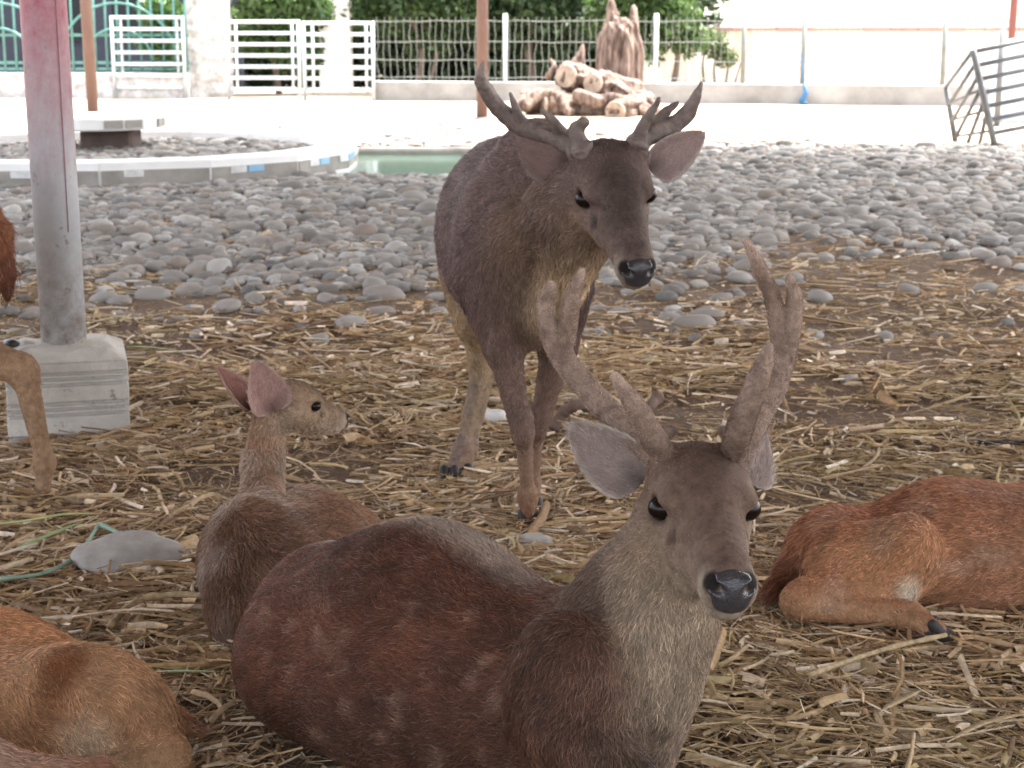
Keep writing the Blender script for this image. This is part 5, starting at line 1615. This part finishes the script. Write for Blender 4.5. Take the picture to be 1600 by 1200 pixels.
# ------------------------------------------------------------------ leaning stock panels on the right
def build_chute():
    root = thing('stock_panel', G(1553, 228), 'grey steel stock panel at the right edge, tall post and level rails', 'stock panel', 'grey leaning stock panels')
    Y0, Y1 = 16.3, 16.9
    pt0, pb0 = P(1520, 78, Y0), P(1554, 226, Y0)
    pt1, pb1 = P(1700, 40, Y1), P(1740, 190, Y1)
    MB().tube([pb0, pt0], .032, 10).build('post', M['grey_steel'], root, True)
    MB().tube([pb1, pt1], .032, 10).build('post', M['grey_steel'], root, True)
    for k in range(7):
        t = .02 + .86 * k / 6
        MB().tube([pt0 + (pb0 - pt0) * t, pt1 + (pb1 - pt1) * t], .022, 8).build('rail', M['grey_steel'], root, True)
    r2 = thing('stock_panel', G(1493, 222), 'grey steel stock panel at the right edge with steeply slanting rails', 'stock panel', 'grey leaning stock panels')
    Y2 = 17.2
    lt, lb = P(1478, 136, Y2), P(1493, 222, Y2)
    MB().tube([lb, lt], .028, 10).build('post', M['grey_steel'], r2, True)
    for k in range(6):
        a = pt0 + (pb0 - pt0) * (.02 + .13 * k)
        b = (lt + (lb - lt) * min(1.0, k / 3.2)) if k < 4 else P(1493 + (k - 3) * 19, 224, Y2 - .25 * (k - 3))
        MB().tube([a + V3(0, .035, 0), b], .02, 8).build('rail', M['grey_steel'], r2, True)
    for k in range(3):
        s = lt + (lb - lt) * (.3 + .3 * k)
        e = pt0 + (pb0 - pt0) * (.42 + .22 * k)
        MB().tube([s, e + V3(0, .07, 0)], .014, 8).build('brace', M['grey_steel'], r2, True)
    x, y, _ = P(1562, 120, 19.5)
    r3 = thing('steel_post', (x, y, 0), 'dark upright steel post standing behind the leaning stock panels', 'post')
    MB().tube([(x, y, -.03), (x, y, P(1568, 45, 19.5)[2])], .035, 10).build('post_shaft', M['grey_steel'], r3, True)
    MB().box((x, y, .01), (.14, .14, .02)).build('base_plate', M['grey_steel'], r3)
    # white car-like slab top seen behind is a white tank
    x, y, _ = P(1640, 80, 21.0)
    t = thing('white_tank', (x, y, 0), 'pale blue white water tank at the right edge behind the panels', 'tank')
    n = 24; vs = []; fs = []
    for z, rr in ((0, .68), (.85, .7), (.95, .66), (1.02, .3)):
        for k in range(n):
            a = 2 * math.pi * k / n
            vs.append((x + rr * math.cos(a), y + rr * math.sin(a), z))
    for L in range(3):
        for k in range(n):
            j = (k + 1) % n
            fs.append((L * n + k, L * n + j, L * n + n + j, L * n + n + k))
    fs.append(tuple(range(3 * n, 4 * n)))
    MB().add(vs, fs).build('tank_body', simple('tank_plastic', (.62, .72, .78), (.55, .65, .7), .4, 2, .05), t, True)
    MB().tube([(x, y, 1.0), (x, y, 1.06)], .2, 16).build('tank_lid', M['white_paint'], t)
build_chute()

# ------------------------------------------------------------------ single stones, stalks and litter
def rock(px, py, size, sq, mat, label, seed, cat='stone', sink=.3, name='stone'):
    g = G(px, py); g[2] = float(height(g[0], g[1]))
    rg = np.random.default_rng(seed)
    v = ICO3[0].copy()
    n_ = vnoise3(v + seed * 3.1, 1.5, 2) - .5 + .4 * (vnoise3(v + seed, 4, 3) - .5)
    v = v * (1 + .5 * n_)[:, None] * np.array(sq) * size
    v = rotz(v, rg.uniform(-.3, .3)) + g + V3(0, 0, size * sq[2] * (1 - 2 * sink))
    o = mesh_obj(name, v, ICO3[1], M[mat], origin=g, smooth=True)
    tag(o, label, cat)
rock(200, 880, .145, (1.0, .7, .28), 'stone_flat', 'flat grey slab of stone half buried in straw left of the young deer', 1, sink=.12)
rock(252, 662, .026, (1, .8, .8), 'cobble', 'small pointed grey stone beside the concrete block', 2)
rock(1009, 578, .026, (1, .85, .8), 'stone_flat', 'single pale grey stone in the straw right of the standing stag', 3)
rock(1327, 607, .032, (1.1, .8, .45), 'cobble', 'flat dark cobble alone in the straw at centre right', 4)
rock(1283, 580, .045, (1.2, .8, .4), 'stone_flat', 'flat earth coloured stone beside the dark cobble', 5)
rock(828, 858, .055, (1, .7, .5), 'stone_flat', 'rough grey stone behind the back of the lying stag', 6)
rock(905, 922, .045, (1.1, .6, .4), 'stone_flat', 'low grey stone between the neck and the back of the lying stag', 7)
rock(775, 850, .018, (1, .8, .8), 'stone_bit', 'small black pebble next to the rough grey stone', 8)
rock(1303, 1152, .018, (1.2, .8, .6), 'stone_bit', 'small black pebble in the straw at lower right', 9)
rock(765, 664, .045, (1, .7, .75), 'pale_stone', 'crumpled white lump between the legs of the standing stag', 10, 'litter', .15, 'white_lump')
rock(690, 470, .05, (1.3, .7, .45), 'stone_flat', 'reddish flat stone left of the hind legs of the standing stag', 11)

def stalk(name, px, r, mat, label, cat, lift=.02, group=None, flat=False):
    pts = []
    for p in px:
        g = G(p[0], p[1]); g[2] = float(height(g[0], g[1])) + (p[2] if len(p) > 2 else lift)
        pts.append(G(p[0], p[1], g[2]))
    q = curved(pts, 7)
    n = len(q)
    mb = MB()
    if flat:
        vs, fs = [], []
        for i, p in enumerate(q):
            t = unit(q[min(i + 1, n - 1)] - q[max(i - 1, 0)]); s = unit(np.cross(t, V3(0, 0, 1)))
            w = r * (1 - .85 * abs(2 * i / (n - 1) - 1) ** 2.5)
            vs += [p - s * w + V3(0, 0, w * .3), p - V3(0, 0, .001), p + s * w + V3(0, 0, w * .3), p + V3(0, 0, .0015)]
        for i in range(n - 1):
            for a, b_ in ((0, 1), (1, 2), (2, 3), (3, 0)):
                fs.append((i * 4 + a, i * 4 + 4 + a, i * 4 + 4 + b_, i * 4 + b_))
        mb.add(vs, fs)
    else:
        mb.tube(q, [r * (.85 + .3 * (math.sin(i * 1.7) > .8)) for i in range(n)], 8)
    o = mb.build(name, M[mat], None, True, origin=pts[0])
    tag(o, label, cat, group)
stalk('green_stem', [(0, 905), (70, 895), (120, 868), (148, 830), (155, 820)], .005, 'blue_stem', 'thin bluish green stem curving beside the flat grey slab', 'stem', .035)
stalk('green_stem', [(158, 820), (200, 838), (262, 848)], .006, 'blue_stem', 'pale straight green stem above the flat grey slab', 'stem', .04)
stalk('grass_blade', [(-30, 822), (40, 815), (100, 805), (158, 803)], .009, 'yellow_blade', 'yellow green grass blade at the left edge above the slab', 'grass blade', .045, None, True)
stalk('grass_blade', [(20, 860), (70, 840), (130, 815)], .008, 'green_blade', 'dull green grass blade slanting up toward the yellow green blade', 'grass blade', .04, None, True)
stalk('grass_blade', [(212, 1053), (270, 1050), (345, 1050)], .006, 'green_blade', 'bright green grass blade left of the rump of the lying stag', 'grass blade', .04, None, True)
stalk('grass_blade', [(196, 541), (235, 543), (280, 548)], .006, 'yellow_blade', 'faint green grass blade right of the concrete block', 'grass blade', .03, None, True)
stalk('dry_stalk', [(172, 978), (205, 945), (260, 930), (345, 932)], .008, 'dry_stalk', 'bent brown stalk between the slab and the lying stag', 'stalk', .04)
stalk('dry_stalk', [(1262, 1055), (1380, 1015), (1478, 992)], .0055, 'dry_stalk', 'long pale stalk below the folded leg of the right deer', 'stalk', .045)
stalk('dry_stalk', [(1480, 1160), (1540, 1130), (1625, 1112)], .007, 'dry_stalk', 'long yellow stalk at the lower right edge', 'stalk', .045, None, True)
stalk('dry_stalk', [(1375, 1112), (1410, 1093), (1440, 1078)], .0085, 'dry_stalk', 'short broad stalk piece in the straw at lower right', 'stalk', .045, None, True)
stalk('fallen_branch', [(862, 672, .02), (880, 645, .06), (905, 632, .075), (950, 640, .05), (1005, 640, .06), (1030, 618, .075)], .019, 'stick', 'curved brown branch lying behind the ear of the lying stag', 'branch')
stalk('dark_stick', [(1528, 693), (1565, 692), (1620, 690)], .009, 'dark_rope', 'dark thin stick on the ground at the right edge', 'stick', .02)

# ================================================================== ANIMALS
deer_a(); deer_b(); deer_c(); deer_d(); deer_e(); deer_f(); deer_g()
